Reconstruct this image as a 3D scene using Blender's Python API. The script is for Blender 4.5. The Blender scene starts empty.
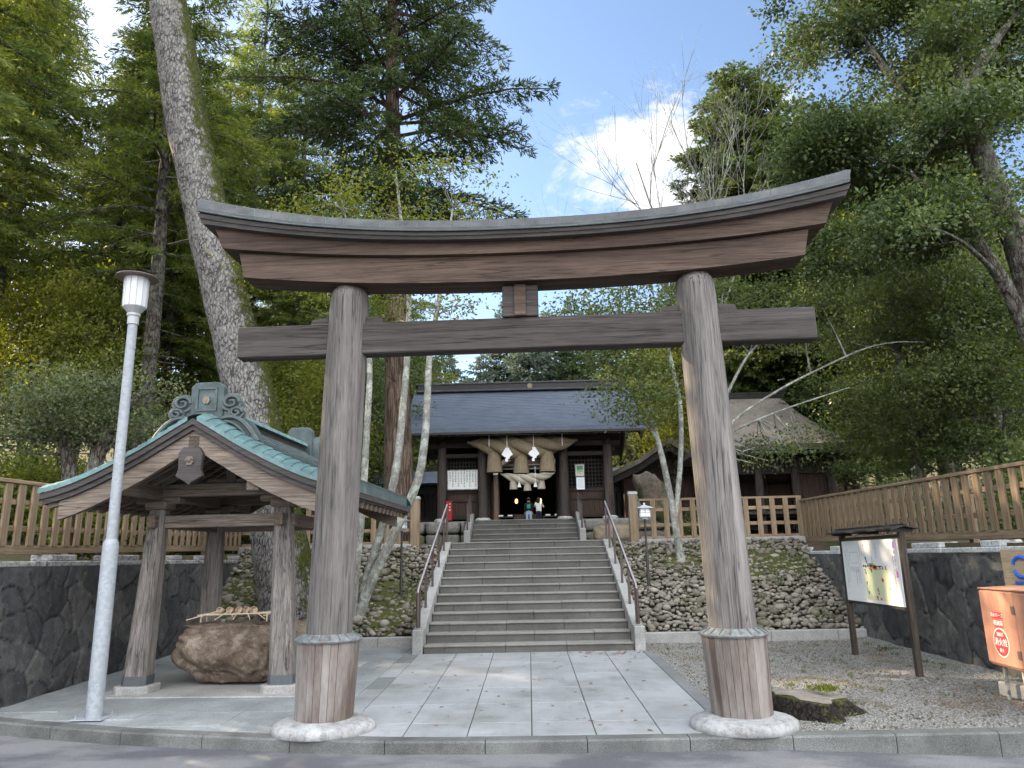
import bpy, bmesh, math, random
import numpy as np
from mathutils import Vector, Matrix
rad = math.radians
SC = bpy.context.scene
COL = SC.collection
RNG = np.random.default_rng(7)
random.seed(7)

# ------------------------------------------------------------------ camera
cam_d = bpy.data.cameras.new("camera")
cam = bpy.data.objects.new("camera", cam_d)
COL.objects.link(cam)
PITCH, YAW, ROLL = .228, .018, -.020
cp, sp, cy, sy = math.cos(PITCH), math.sin(PITCH), math.cos(YAW), math.sin(YAW)
fw = Vector((-sy*cp, cy*cp, sp)); rt = Vector((cy, sy, 0)); up = rt.cross(fw)
c_, s_ = math.cos(ROLL), math.sin(ROLL)
r2 = c_*rt + s_*up; u2 = -s_*rt + c_*up
m = Matrix((r2, u2, -fw)).transposed().to_4x4()
m.translation = Vector((0, 0, 1.655))
cam.matrix_world = m
cam_d.sensor_width = 36; cam_d.lens = 750/1024*36
cam_d.clip_start = .05; cam_d.clip_end = 3000
SC.camera = cam

# ------------------------------------------------------------------ sky, sun, exposure
SUN_EL, SUN_AZ = rad(29), None
sd = Vector((-.84, .54, 0)).normalized()            # horizontal direction towards the sun
sun_dir = Vector((sd.x*math.cos(SUN_EL), sd.y*math.cos(SUN_EL), math.sin(SUN_EL)))
sun_d = bpy.data.lights.new("sun", 'SUN'); sun = bpy.data.objects.new("sun", sun_d); COL.objects.link(sun)
sun_d.energy = 5.0; sun_d.angle = rad(.5); sun_d.color = (1, .80, .55)
sun.rotation_euler = (-sun_dir).to_track_quat('-Z', 'Y').to_euler()
sun.location = (-20, 20, 30)
w = bpy.data.worlds.new("World"); SC.world = w; w.use_nodes = True
nt = w.node_tree; nt.nodes.clear()
N = nt.nodes.new; LK = nt.links.new
out = N("ShaderNodeOutputWorld"); bg = N("ShaderNodeBackground"); sky = N("ShaderNodeTexSky")
sky.sky_type = 'NISHITA'; sky.sun_disc = False; sky.sun_elevation = SUN_EL
sky.sun_rotation = math.atan2(sd.x, sd.y); sky.air_density = 1.0; sky.dust_density = .75; sky.ozone_density = 1.4
bg.inputs['Strength'].default_value = .106
tc = N("ShaderNodeTexCoord")
def wmath(op, a, b=None, c=None):
    n = N("ShaderNodeMath"); n.operation = op
    for i, v in enumerate((a, b, c)):
        if v is None: continue
        if isinstance(v, (int, float)): n.inputs[i].default_value = v
        else: LK(v, n.inputs[i])
    return n.outputs[0]
def wnoise(scale, detail, rough, mapscale, loc=(0,0,0)):
    mp = N("ShaderNodeMapping"); mp.inputs['Scale'].default_value = mapscale; mp.inputs['Location'].default_value = loc
    LK(tc.outputs['Generated'], mp.inputs['Vector'])
    n = N("ShaderNodeTexNoise"); n.inputs['Scale'].default_value = scale; n.inputs['Detail'].default_value = detail
    n.inputs['Roughness'].default_value = rough; n.inputs['Distortion'].default_value = .25
    LK(mp.outputs[0], n.inputs['Vector']); return n.outputs['Fac']
def wramp(v, a, b):
    n = N("ShaderNodeMapRange"); n.interpolation_type = 'SMOOTHSTEP'
    n.inputs['From Min'].default_value = a; n.inputs['From Max'].default_value = b
    LK(v, n.inputs['Value']); return n.outputs['Result']
def wdot(d):
    n = N("ShaderNodeVectorMath"); n.operation = 'DOT_PRODUCT'; LK(tc.outputs['Generated'], n.inputs[0])
    n.inputs[1].default_value = Vector(d).normalized(); return n.outputs['Value']
# cumulus banks: one low ahead of the camera, an added bright one behind it, unseen, to fill the shade
cl_n = wnoise(6.4, 10, .66, (1, 1, 1.7), (.3, .1, .37))
bank1 = wramp(wdot((.13, .88, .455)), .986, .998)
bank3 = wramp(wdot((.245, .84, .485)), .990, .999)
fill_bank = wmath('MULTIPLY', wramp(wdot((.5, -.8, .35)), -.05, .6), 1.0)
f1 = wramp(wmath('ADD', cl_n, wmath('ADD', wmath('MULTIPLY', bank1, .17), wmath('MULTIPLY', bank3, .13))), .60, .80)
f1 = wmath('MULTIPLY', f1, wramp(wmath('MAXIMUM', bank1, bank3), .02, .35))
f2 = wramp(wmath('ADD', cl_n, wmath('MULTIPLY', fill_bank, .34)), .56, .72)
f2 = wmath('MULTIPLY', f2, wramp(fill_bank, .0, .15))
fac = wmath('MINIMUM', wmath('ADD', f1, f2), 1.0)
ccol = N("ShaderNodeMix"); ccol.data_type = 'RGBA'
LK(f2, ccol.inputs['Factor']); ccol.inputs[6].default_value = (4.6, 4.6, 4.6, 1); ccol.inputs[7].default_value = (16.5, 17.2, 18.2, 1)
mx = N("ShaderNodeMix"); mx.data_type = 'RGBA'
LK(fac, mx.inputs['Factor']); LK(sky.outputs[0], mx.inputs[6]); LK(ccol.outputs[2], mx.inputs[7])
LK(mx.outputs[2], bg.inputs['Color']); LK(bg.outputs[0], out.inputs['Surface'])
vs = SC.view_settings
vs.view_transform = 'Standard'; vs.look = 'None'; vs.gamma = 1; vs.use_curve_mapping = False
vs.exposure = 1.5
cyc = SC.cycles
cyc.max_bounces = 6; cyc.diffuse_bounces = 3; cyc.glossy_bounces = 2; cyc.transmission_bounces = 4; cyc.transparent_max_bounces = 4
cyc.caustics_reflective = False; cyc.caustics_refractive = False
cyc.use_adaptive_sampling = True; cyc.adaptive_threshold = .02
cyc.sample_clamp_indirect = 6
cyc.use_denoising = True
try: cyc.denoiser = 'OPENIMAGEDENOISE'
except Exception: pass
SC.render.use_persistent_data = False

# ------------------------------------------------------------------ materials
def mat(name, build, rough=.8, spec=.3, bump=.0, dist=.02):
    """build(nodes helper) -> (colour socket or tuple, height socket or None)"""
    m = bpy.data.materials.new(name); m.use_nodes = True
    t = m.node_tree; b = t.nodes['Principled BSDF']
    b.inputs['Roughness'].default_value = rough
    b.inputs['Specular IOR Level'].default_value = spec
    h = H(t); col, hgt = build(h)
    if isinstance(col, tuple): b.inputs['Base Color'].default_value = (*col, 1)
    else: t.links.new(col, b.inputs['Base Color'])
    if hgt is not None and bump:
        bn = t.nodes.new("ShaderNodeBump"); bn.inputs['Strength'].default_value = bump; bn.inputs['Distance'].default_value = dist
        t.links.new(hgt, bn.inputs['Height']); t.links.new(bn.outputs[0], b.inputs['Normal'])
    return m
class H:
    def __init__(s, t): s.t = t
    def lk(s, a, b): s.t.links.new(a, b)
    def coord(s, scale=(1,1,1), kind='Object', loc=(0,0,0)):
        c = s.t.nodes.new("ShaderNodeTexCoord"); mp = s.t.nodes.new("ShaderNodeMapping")
        mp.inputs['Scale'].default_value = scale; mp.inputs['Location'].default_value = loc
        s.lk(c.outputs[kind], mp.inputs[0]); return mp.outputs[0]
    def noise(s, v, scale, detail=6, rough=.6, dist=0.):
        n = s.t.nodes.new("ShaderNodeTexNoise"); s.lk(v, n.inputs['Vector'])
        n.inputs['Scale'].default_value = scale; n.inputs['Detail'].default_value = detail
        n.inputs['Roughness'].default_value = rough; n.inputs['Distortion'].default_value = dist
        return n.outputs['Fac']
    def voro(s, v, scale, feature='F1', out='Distance', rnd=1.):
        n = s.t.nodes.new("ShaderNodeTexVoronoi"); n.feature = feature; s.lk(v, n.inputs['Vector'])
        n.inputs['Scale'].default_value = scale; n.inputs['Randomness'].default_value = rnd
        return n.outputs[out]
    def ramp(s, v, stops):
        n = s.t.nodes.new("ShaderNodeValToRGB"); s.lk(v, n.inputs[0]); e = n.color_ramp.elements
        while len(e) < len(stops): e.new(.5)
        for i, (p, c) in enumerate(stops):
            e[i].position = p; e[i].color = (*c, 1) if len(c) == 3 else c
        return n.outputs[0]
    def range(s, v, a, b, c=0., d=1.):
        n = s.t.nodes.new("ShaderNodeMapRange"); s.lk(v, n.inputs[0])
        for i, x in enumerate((a, b, c, d)): n.inputs[i+1].default_value = x
        return n.outputs[0]
    def mix(s, f, a, b, mode='MIX'):
        n = s.t.nodes.new("ShaderNodeMix"); n.data_type = 'RGBA'; n.blend_type = mode
        for i, x in ((0, f), (6, a), (7, b)):
            if isinstance(x, (int, float)): n.inputs[i].default_value = x
            elif isinstance(x, tuple): n.inputs[i].default_value = (*x, 1)
            else: s.lk(x, n.inputs[i])
        return n.outputs[2]
    def math(s, op, a, b=0.):
        n = s.t.nodes.new("ShaderNodeMath"); n.operation = op
        for i, x in enumerate((a, b)):
            if isinstance(x, (int, float)): n.inputs[i].default_value = x
            else: s.lk(x, n.inputs[i])
        return n.outputs[0]
    def attr(s, name, out='Color'):
        n = s.t.nodes.new("ShaderNodeAttribute"); n.attribute_name = name; return n.outputs[out]
    def objrand(s):
        return s.t.nodes.new("ShaderNodeObjectInfo").outputs['Random']
    def normal_z(s):
        g = s.t.nodes.new("ShaderNodeNewGeometry"); x = s.t.nodes.new("ShaderNodeSeparateXYZ")
        s.lk(g.outputs['Normal'], x.inputs[0]); return x.outputs['Z']

def wood(name, dark, light, axis='Z', rough=.78, vary=.25, streak=None, spec=.25, fine=1.0, bump=.5, cracks=0.):
    def b(h):
        st = {'X': (.035, 1, 1), 'Y': (1, .035, 1), 'Z': (1, 1, .035)}[axis]
        st2 = {'X': (.2, 1, 1), 'Y': (1, .2, 1), 'Z': (1, 1, .2)}[axis]
        v = h.coord(tuple(x*fine for x in st)); v2 = h.coord(st2)
        g = h.noise(v, 38, 6, .7); g2 = h.noise(v, 150, 3, .6)
        big = h.noise(v2, 2.6, 4, .6)
        f = h.math('ADD', h.math('MULTIPLY', g, .62), h.math('MULTIPLY', g2, .38))
        col = h.ramp(f, [(.28, tuple(x*.55 for x in dark)), (.42, dark), (.60, light), (.8, tuple(min(1, x*1.2) for x in light))])
        if streak is not None:
            s3 = h.noise(h.coord({'X': (.05, 1, 1), 'Y': (1, .05, 1), 'Z': (1, 1, .05)}[axis], loc=(3, 1, 2)), 9, 6, .65)
            col = h.mix(h.range(s3, .42, .68, 0, .85), col, h.mix(.5, streak, h.mix(1.0, streak, col, 'MULTIPLY') if False else col))
        col = h.mix(h.range(big, .3, .7, 0, 1), col, h.mix(1.0, col, (1-vary, 1-vary, 1-vary), 'MULTIPLY'))
        if cracks:
            cs_ = {'X': (.03, 1, 1), 'Y': (1, .03, 1), 'Z': (1, 1, .03)}[axis]
            cn = h.noise(h.coord(cs_, loc=(7, 3, 5)), 13, 3, .55)
            line = h.range(h.math('ABSOLUTE', h.math('SUBTRACT', cn, .5)), .004, .020)
            area = h.range(h.noise(h.coord({'X': (.3, 1, 1), 'Y': (1, .3, 1), 'Z': (1, 1, .3)}[axis], loc=(1, 8, 2)), 3.2, 4), .44, .56, 0, cracks)
            ck = h.math('MULTIPLY', h.math('SUBTRACT', 1.0, line), area)
            col = h.mix(ck, col, tuple(x*.28 for x in dark)); f = h.math('SUBTRACT', f, h.math('MULTIPLY', ck, 1.2))
        r = h.objrand()
        col = h.mix(h.range(r, 0, 1, 0, .30), col, h.mix(1.0, col, (.62, .60, .58), 'MULTIPLY'))
        return col, f
    return mat(name, b, rough, spec, bump, .012)
def speckle(name, base, dark, light, scale=180, rough=.8, bump=.25, big=.3, dist=.004, spec=.3):
    def b(h):
        v = h.coord()
        n = h.noise(v, scale, 3, .8); l = h.noise(v, 1.3, 6, .62); mid = h.noise(v, 9, 5, .65)
        col = h.ramp(n, [(.34, dark), (.5, base), (.68, light)])
        col = h.mix(h.range(l, .35, .68), col, h.mix(1.0, col, (1-big, 1-big, 1-big), 'MULTIPLY'))
        col = h.mix(h.range(mid, .50, .74, 0, .5), col, h.mix(1.0, col, (.72, .73, .70), 'MULTIPLY'))
        return col, n
    return mat(name, b, rough, spec, bump, dist)
def plain(name, c, rough=.6, spec=.3, vary=.12, scale=14):
    def b(h):
        n = h.noise(h.coord(), scale, 5, .6)
        return h.mix(n, tuple(x*(1-vary) for x in c), tuple(min(1, x*(1+vary)) for x in c)), n
    return mat(name, b, rough, spec, .08, .005)
def rock(name, base, dark, light, scale=6, moss=None, mossamt=.55, bump=.8):
    def b(h):
        v = h.coord()
        n = h.noise(v, scale, 9, .7, .4); f = h.noise(v, scale*9, 5, .7); l = h.noise(v, scale*.3, 3, .5)
        col = h.ramp(h.math('ADD', h.math('MULTIPLY', n, .65), h.math('MULTIPLY', f, .35)), [(.33, dark), (.5, base), (.68, light)])
        col = h.mix(h.range(l, .35, .65), col, h.mix(1.0, col, (.68, .66, .64), 'MULTIPLY'))
        rr = h.objrand()
        if moss is not None:
            mm = h.noise(v, scale*.22, 6, .65)
            col = h.mix(h.range(mm, mossamt, mossamt+.08), col, moss)
        return col, h.math('ADD', n, h.math('MULTIPLY', f, .4))
    return mat(name, b, .9, .2, bump, .03)
def leaf(name, c1, c2, c3, trans=.45, tcol=(1.25, 1.25, .6), rough=.55):
    m = bpy.data.materials.new(name); m.use_nodes = True; t = m.node_tree; h = H(t)
    b = t.nodes['Principled BSDF']; o = t.nodes['Material Output']
    a = h.attr('tone', 'Fac')
    col = h.ramp(a, [(.0, c1), (.55, c2), (1.0, c3)])
    col = h.mix(h.range(h.objrand(), 0, 1, 0, .5), col, h.mix(1.0, col, (.72, .78, .75), 'MULTIPLY'))
    t.links.new(col, b.inputs['Base Color']); b.inputs['Roughness'].default_value = rough; b.inputs['Specular IOR Level'].default_value = .25
    tr = t.nodes.new("ShaderNodeBsdfTranslucent"); h.lk(h.mix(1.0, col, tcol, 'MULTIPLY'), tr.inputs['Color'])
    mxs = t.nodes.new("ShaderNodeMixShader"); mxs.inputs[0].default_value = trans
    h.lk(b.outputs[0], mxs.inputs[1]); h.lk(tr.outputs[0], mxs.inputs[2]); h.lk(mxs.outputs[0], o.inputs['Surface'])
    return m
def bark(name, dark, mid, light, scale=9, stretch=.45, lichen=None, moss=None, bump=1.0):
    def b(h):
        v = h.coord((1, 1, stretch))
        wv = h.t.nodes.new("ShaderNodeVectorMath"); wv.operation = 'ADD'
        nn = h.t.nodes.new("ShaderNodeTexNoise"); h.lk(v, nn.inputs['Vector']); nn.inputs['Scale'].default_value = scale*1.2; nn.inputs['Detail'].default_value = 4
        sc = h.t.nodes.new("ShaderNodeVectorMath"); sc.operation = 'SCALE'; h.lk(nn.outputs['Color'], sc.inputs[0]); sc.inputs['Scale'].default_value = 1.1/scale
        h.lk(v, wv.inputs[0]); h.lk(sc.outputs[0], wv.inputs[1])
        e = h.voro(wv.outputs[0], scale, 'DISTANCE_TO_EDGE')
        f = h.noise(v, scale*6, 6, .7); l = h.noise(h.coord(), 1.1, 5, .6)
        wv2 = h.noise(h.coord((1, 1, stretch), loc=(2, 5, 1)), scale*.9, 5, .65)
        crack = h.range(h.math('ADD', e, h.range(wv2, .35, .65, -.05, .10)), .0, .17)
        rid = h.noise(h.coord((1, 1, .12), loc=(5, 1, 3)), scale*1.6, 5, .65)
        col = h.mix(crack, dark, h.ramp(h.math('ADD', h.math('MULTIPLY', f, .6), h.math('MULTIPLY', rid, .4)), [(.34, tuple(x*.6 for x in mid)), (.48, mid), (.66, light)]))
        col = h.mix(h.range(l, .35, .7), col, h.mix(1.0, col, (.7, .7, .7), 'MULTIPLY'))
        if lichen is not None:
            ll = h.noise(h.coord(loc=(4, 2, 7)), 4.5, 6, .7)
            col = h.mix(h.range(ll, .46, .60, 0, .9), col, h.mix(h.noise(h.coord(), 30, 3), lichen, tuple(x*.7 for x in lichen)))
        if moss is not None:
            g = h.t.nodes.new("ShaderNodeNewGeometry"); x = h.t.nodes.new("ShaderNodeVectorMath"); x.operation = 'DOT_PRODUCT'
            h.lk(g.outputs['Normal'], x.inputs[0]); x.inputs[1].default_value = moss[1]
            mm = h.math('ADD', x.outputs['Value'], h.math('MULTIPLY', h.noise(h.coord(), 4, 8, .78), 1.5))
            col = h.mix(h.range(mm, moss[2]+.30, moss[2]+.48), col, h.mix(h.noise(h.coord(), 40, 4), moss[0], tuple(x_*.45 for x_ in moss[0])))
        return col, h.math('ADD', crack, h.math('ADD', h.math('MULTIPLY', f, .5), rid))
    return mat(name, b, .92, .15, bump, .04)

M = {}
M['pillar'] = wood('weathered pillar wood', (.080, .071, .066), (.182, .164, .153), 'Z', streak=(.28, .258, .246), vary=.48, cracks=.8)
M['kasagi'] = wood('dark red brown lintel wood', (.042, .026, .019), (.094, .061, .045), 'X', streak=(.21, .15, .11), vary=.5, cracks=.7)
M['nuki'] = wood('dark grey tie beam wood', (.030, .025, .023), (.070, .059, .054), 'X', streak=(.135, .118, .110), vary=.42, cracks=.7)
M['wrap'] = None
M['fence'] = wood('tan fence wood', (0.160, 0.110, 0.062), (0.295, 0.213, 0.133), 'Z', vary=.28, streak=(0.243, 0.210, 0.168))
M['fencex'] = wood('tan fence rail wood', (0.177, 0.127, 0.076), (0.316, 0.233, 0.152), 'Y', vary=.25)
M['fencerail'] = wood('tan fence cross rail wood', (0.177, 0.127, 0.076), (0.316, 0.233, 0.152), 'X', vary=.25)
M['pavz'] = wood('pavilion post wood', (.115, .10, .09), (.29, .262, .24), 'Z', vary=.42, streak=(.13, .10, .082), cracks=.9)
M['pavx'] = wood('pavilion beam wood', (.12, .092, .074), (.28, .23, .19), 'X', vary=.35, streak=(.19, .14, .10), cracks=.9)
M['pavy'] = wood('pavilion rafter wood', (.10, .075, .058), (.21, .165, .13), 'Y', vary=.3)
M['pavdark'] = wood('pavilion fascia wood', (.045, .038, .036), (.085, .075, .072), 'X', vary=.3)
M['gatez'] = wood('old dark gate post wood', (.05, .038, .032), (.11, .09, .078), 'Z', vary=.35, cracks=.9)
M['gatex'] = wood('old dark gate beam wood', (.028, .021, .018), (.062, .048, .04), 'X', vary=.35)
M['gatered'] = wood('dark reddish gate board', (.042, .026, .020), (.09, .058, .045), 'Z', vary=.3)
def wrap_b(h):
    a = h.attr('tone', 'Fac'); g = h.noise(h.coord((1, 1, .035)), 42, 6, .7); g2 = h.noise(h.coord((1, 1, .05)), 120, 3, .6); wn = h.noise(h.coord((1, 1, .3)), 3, 5, .65)
    c = h.ramp(a, [(0., (.092, .068, .055)), (.35, (.128, .102, .086)), (.65, (.168, .145, .130)), (1., (.205, .188, .176))])
    f = h.math('ADD', h.math('MULTIPLY', g, .6), h.math('MULTIPLY', g2, .4))
    c = h.mix(h.range(f, .3, .6), h.mix(1.0, c, (.50, .45, .42), 'MULTIPLY'), c)
    c = h.mix(h.range(wn, .45, .68, 0, .6), c, (.30, .275, .255))
    return c, f
M['wrap'] = mat('brown and grey pillar skirt boards', wrap_b, .8, .25, .5, .012)
M['black'] = plain('black painted timber', (.022, .02, .019), .5)
M['signpost'] = wood('dark stained sign timber', (.035, .027, .021), (.085, .066, .050), 'Z', vary=.3)
M['rail'] = plain('brown painted handrail metal', (.045, .028, .024), .42, .5)
M['steel'] = plain('bright handrail metal', (.27, .25, .255), .32, .6)
M['galv'] = None
def galv_b(h):
    v = h.coord(); n = h.voro(v, 26, 'F1', 'Color'); f = h.noise(v, 9, 6, .6)
    bw = h.t.nodes.new("ShaderNodeRGBToBW"); h.lk(n, bw.inputs[0])
    c = h.ramp(bw.outputs[0], [(.2, (.195, .212, .23)), (.8, (.245, .262, .282))])
    return h.mix(h.range(f, .6, .72, 0, .55), c, (.27, .26, .24)), f
M['galv'] = mat('galvanised lamp pole', galv_b, .5, .4, .05)
M['lampwhite'] = plain('milky lamp diffuser', (.50, .50, .52), .35, .5, .03)
M['brownmetal'] = plain('brown lamp cap metal', (.13, .095, .08), .45, .5)
M['greymetal'] = plain('light grey lamp collar', (.30, .305, .31), .45, .5)
def copper_b(h):
    v = h.coord(); n = h.noise(v, 5, 7, .65); f = h.noise(v, 60, 4, .7)
    c = h.ramp(n, [(.3, (.07, .115, .112)), (.5, (.12, .20, .20)), (.72, (.19, .31, .31))])
    return h.mix(h.range(f, .55, .75, 0, .5), c, (.12, .15, .14)), f
M['copper'] = mat('verdigris copper', copper_b, .55, .4, .15)
def copdark_b(h):
    v = h.coord(); n = h.noise(v, 4, 7, .65); f = h.noise(v, 40, 4, .7)
    c = h.ramp(n, [(.3, (.045, .056, .057)), (.55, (.075, .098, .098)), (.75, (.125, .17, .168))])
    return h.mix(h.range(f, .55, .75, 0, .5), c, (.08, .085, .085)), f
M['copdark'] = mat('dull grey green copper', copdark_b, .7, .2, .15)
def coptorii_b(h):
    v = h.coord(); n = h.noise(v, 3, 7, .65); f = h.noise(v, 30, 5, .7)
    c = h.ramp(n, [(.3, (.040, .039, .040)), (.55, (.072, .072, .073)), (.8, (.115, .118, .12))])
    return h.mix(h.range(f, .58, .72, 0, .6), c, (.085, .12, .118)), f
M['coptorii'] = mat('grey copper lintel cladding', coptorii_b, .8, .15, .12)
def copring_b(h):
    v = h.coord(); n = h.noise(v, 16, 6, .7); c = h.ramp(n, [(.32, (.075, .056, .046)), (.5, (.11, .115, .115)), (.7, (.175, .195, .198))]); return c, n
M['copring'] = mat('stained grey copper collar', copring_b, .55, .4, .15)
M['gold'] = plain('dull gilt metal', (.16, .12, .075), .45, .5)
M['granite'] = speckle('pale granite slab', (.40, .41, .42), (.30, .31, .32), (.52, .53, .54), 160, .75, .1, .18)
M['tread'] = speckle('pale stair nosing', (.195, .188, .172), (.13, .126, .116), (.265, .256, .236), 120, .85, .2, .25)  # nosing slabs lighter than the risers below them
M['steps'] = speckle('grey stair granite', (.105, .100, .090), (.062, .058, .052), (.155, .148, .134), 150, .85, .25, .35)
M['kerb'] = speckle('kerb granite', (.125, .128, .12), (.06, .062, .058), (.21, .212, .20), 120, .8, .35, .6)
M['kerbedge'] = M['kerb']
M['conc'] = speckle('concrete', (.30, .295, .28), (.22, .215, .205), (.38, .375, .36), 60, .88, .2, .35)
M['pale'] = speckle('pale worn concrete block', (.50, .50, .49), (.24, .24, .235), (.66, .66, .65), 24, .85, .35, .25)
M['footstone'] = speckle('worn white foot stone', (.33, .33, .325), (.22, .205, .195), (.40, .405, .40), 14, .7, .12, .45)
def asphalt_b(h):
    v = h.coord(); n = h.noise(v, 120, 3, .85); l = h.noise(h.coord((1, 1.6, 1)), .7, 7, .65); p = h.voro(v, 220)
    c = h.ramp(n, [(.3, (.078, .077, .078)), (.52, (.15, .149, .151)), (.75, (.27, .268, .268))])
    c = h.mix(h.range(l, .42, .56), c, h.mix(1.0, c, (.52, .52, .56), 'MULTIPLY'))
    return c, h.math('ADD', n, p)
M['asphalt'] = mat('road asphalt', asphalt_b, .75, .4, .6, .006)
M['aggr'] = speckle('exposed aggregate paving', (.225, .24, .24), (.125, .135, .135), (.35, .37, .37), 110, .8, .35, .35)
def gravel_b(h):
    v = h.coord(); p = h.voro(v, 60, 'F1', 'Color'); d = h.voro(v, 60); n = h.noise(v, 1.4, 6, .65); n2 = h.noise(v, 3.1, 5, .7)
    bw = h.t.nodes.new("ShaderNodeRGBToBW"); h.lk(p, bw.inputs[0])
    c = h.ramp(bw.outputs[0], [(.15, (.13, .125, .115)), (.5, (.245, .24, .225)), (.85, (.40, .39, .365))])
    c = h.mix(h.range(d, .35, .7), c, (.08, .075, .065))
    c = h.mix(h.range(n, .52, .66, 0, .8), c, h.mix(1.0, c, (.70, .60, .42), 'MULTIPLY'))
    c = h.mix(h.range(n2, .62, .72, 0, .8), c, (.075, .085, .03))
    return c, h.math('SUBTRACT', 1.0, d)
M['gravel'] = mat('grey gravel', gravel_b, .9, .25, 1.0, .012)
M['wallstone'] = rock('dark basalt wall stone', (.062, .062, .064), (.028, .028, .03), (.125, .123, .12), 5, bump=.6)
M['rockbrown'] = rock('brown basin rock', (.155, .118, .088), (.05, .035, .026), (.33, .28, .235), 7, bump=1.0)
M['rocktan'] = rock('tan rock', (.26, .21, .15), (.12, .095, .07), (.38, .33, .26), 6)
M['rockgrey'] = rock('grey platform rock', (.20, .195, .175), (.085, .082, .075), (.32, .31, .28), 6, moss=(.09, .10, .035), mossamt=.56)
def cob_b(h):
    v = h.coord(); n = h.noise(v, 30, 6, .7); a = h.attr('tone', 'Fac'); l = h.noise(v, .9, 5, .6)
    c = h.ramp(a, [(0., (.085, .074, .058)), (.5, (.165, .147, .120)), (1., (.28, .258, .222))])
    c = h.mix(h.range(n, .35, .7, 0, .6), c, h.mix(1.0, c, (.62, .60, .54), 'MULTIPLY'))
    c = h.mix(h.range(l, .52, .66, 0, .65), c, (.07, .072, .034))
    return c, n
M['cobble'] = mat('river cobbles', cob_b, .88, .25, .35, .02)
def moss_b(h):
    v = h.coord(); n = h.noise(v, 45, 6, .75); l = h.noise(v, 2.2, 6, .65)
    c = h.ramp(n, [(.3, (.028, .032, .010)), (.52, (.085, .10, .024)), (.75, (.17, .18, .05))])
    c = h.mix(h.range(l, .48, .62), c, h.mix(.7, c, (.10, .075, .045)))
    return c, n
M['moss'] = mat('moss', moss_b, .95, .1, 1.0, .03)
def soil_b(h):
    v = h.coord(); n = h.noise(v, 22, 7, .75); l = h.noise(v, .6, 6, .65)
    c = h.ramp(n, [(.3, (.045, .035, .024)), (.55, (.11, .085, .058)), (.75, (.20, .16, .11))])
    return h.mix(h.range(l, .45, .6), c, h.mix(.8, c, (.06, .075, .025))), n
M['soil'] = mat('leaf litter soil', soil_b, .95, .1, .8, .03)
def slate_b(h):
    v = h.coord((1, 1, 1)); n = h.noise(h.coord((.5, 6, 6)), 6, 6, .7); l = h.noise(v, 1.2, 5, .6); f = h.noise(v, 60, 4, .7)
    c = h.ramp(n, [(.3, (.058, .072, .098)), (.55, (.088, .106, .140)), (.78, (.135, .158, .198))])
    return h.mix(h.range(l, .4, .7), c, h.mix(1.0, c, (.75, .78, .82), 'MULTIPLY')), h.math('ADD', n, h.math('MULTIPLY', f, .3))
M['slate'] = mat('blue grey shingle roof', slate_b, .6, .35, .5, .02)
def thatch_b(h):
    n = h.noise(h.coord((1, 1, 5)), 9, 7, .75); l = h.noise(h.coord(), 1.6, 5, .6)
    c = h.ramp(n, [(.3, (.11, .095, .08)), (.55, (.24, .215, .185)), (.78, (.36, .33, .29))])
    return h.mix(h.range(l, .4, .65), c, h.mix(1.0, c, (.7, .7, .68), 'MULTIPLY')), n
M['thatch'] = mat('grey bark shingle roof', thatch_b, .9, .15, .8, .04)
def straw_b(h):
    n = h.noise(h.coord((1, 1, 1)), 70, 4, .7); s = h.noise(h.coord((1, 1, .05)), 60, 4, .7)
    f = h.math('ADD', h.math('MULTIPLY', n, .4), h.math('MULTIPLY', s, .6))
    return h.ramp(f, [(.3, (.10, .075, .045)), (.52, (.235, .185, .12)), (.72, (.34, .285, .20))]), f
M['straw'] = mat('rice straw rope', straw_b, .9, .15, .9, .02)
M['straw2'] = plain('bleached rice straw rope', (.42, .385, .32), .9, .15, .25, 60)
M['paper'] = plain('white paper', (.80, .80, .80), .8, .1, .03)
M['ink'] = plain('dark lettering', (.03, .03, .035), .8, .1)
M['inkgrey'] = plain('faded grey lettering', (.32, .33, .38), .8, .1)
M['board'] = plain('white painted board', (.74, .74, .72), .45, .4, .05, 3)
M['mapyellow'] = plain('pale green map print', (.60, .62, .40), .45, .4, .04)
M['pink'] = plain('pink print', (.62, .10, .36), .5, .3)
M['orange'] = plain('orange print', (.70, .26, .08), .5, .3)
M['redprint'] = plain('red print', (.60, .05, .04), .5, .3)
M['tealprint'] = plain('teal print', (.16, .36, .36), .5, .3)
M['blueprint'] = plain('blue sign paint', (.03, .12, .55), .5, .3)
def box_b(h):
    n = h.noise(h.coord((1, 1, .12)), 7, 6, .65); f = h.noise(h.coord(), 30, 5, .7)
    c = h.mix(h.range(n, .35, .65), (.345, .16, .105), (.44, .235, .155))
    return h.mix(h.range(f, .5, .75, 0, .35), c, (.33, .15, .12)), f
M['box'] = mat('faded red painted steel', box_b, .55, .35, .1)
M['boxred'] = plain('red label', (.62, .045, .05), .5, .3, .06)
M['white'] = plain('white lettering', (.78, .76, .74), .6, .3, .03)
M['signwood'] = wood('sunlit pale sign wood', (.40, .30, .18), (.55, .44, .28), 'Y', vary=.1)  # sunlight put into the colour: planks kept pale to look lit
M['stumpbark'] = bark('stump bark', (.010, .008, .007), (.034, .028, .022), (.065, .054, .043), 24, .4, moss=((.10, .11, .03), (0, 0, 1), 1.15))
M['stumptop'] = wood('weathered stump top', (.15, .125, .105), (.33, .29, .25), 'X', vary=.3)
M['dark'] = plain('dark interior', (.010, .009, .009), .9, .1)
M['hall'] = wood('brown hall timber', (.11, .075, .056), (.22, .16, .125), 'Z', vary=.3)
M['red'] = plain('red fire box', (.28, .012, .014), .5, .3)
M['water'] = mat('basin water', lambda h: ((.02, .03, .03), None), .05, .5)
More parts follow.
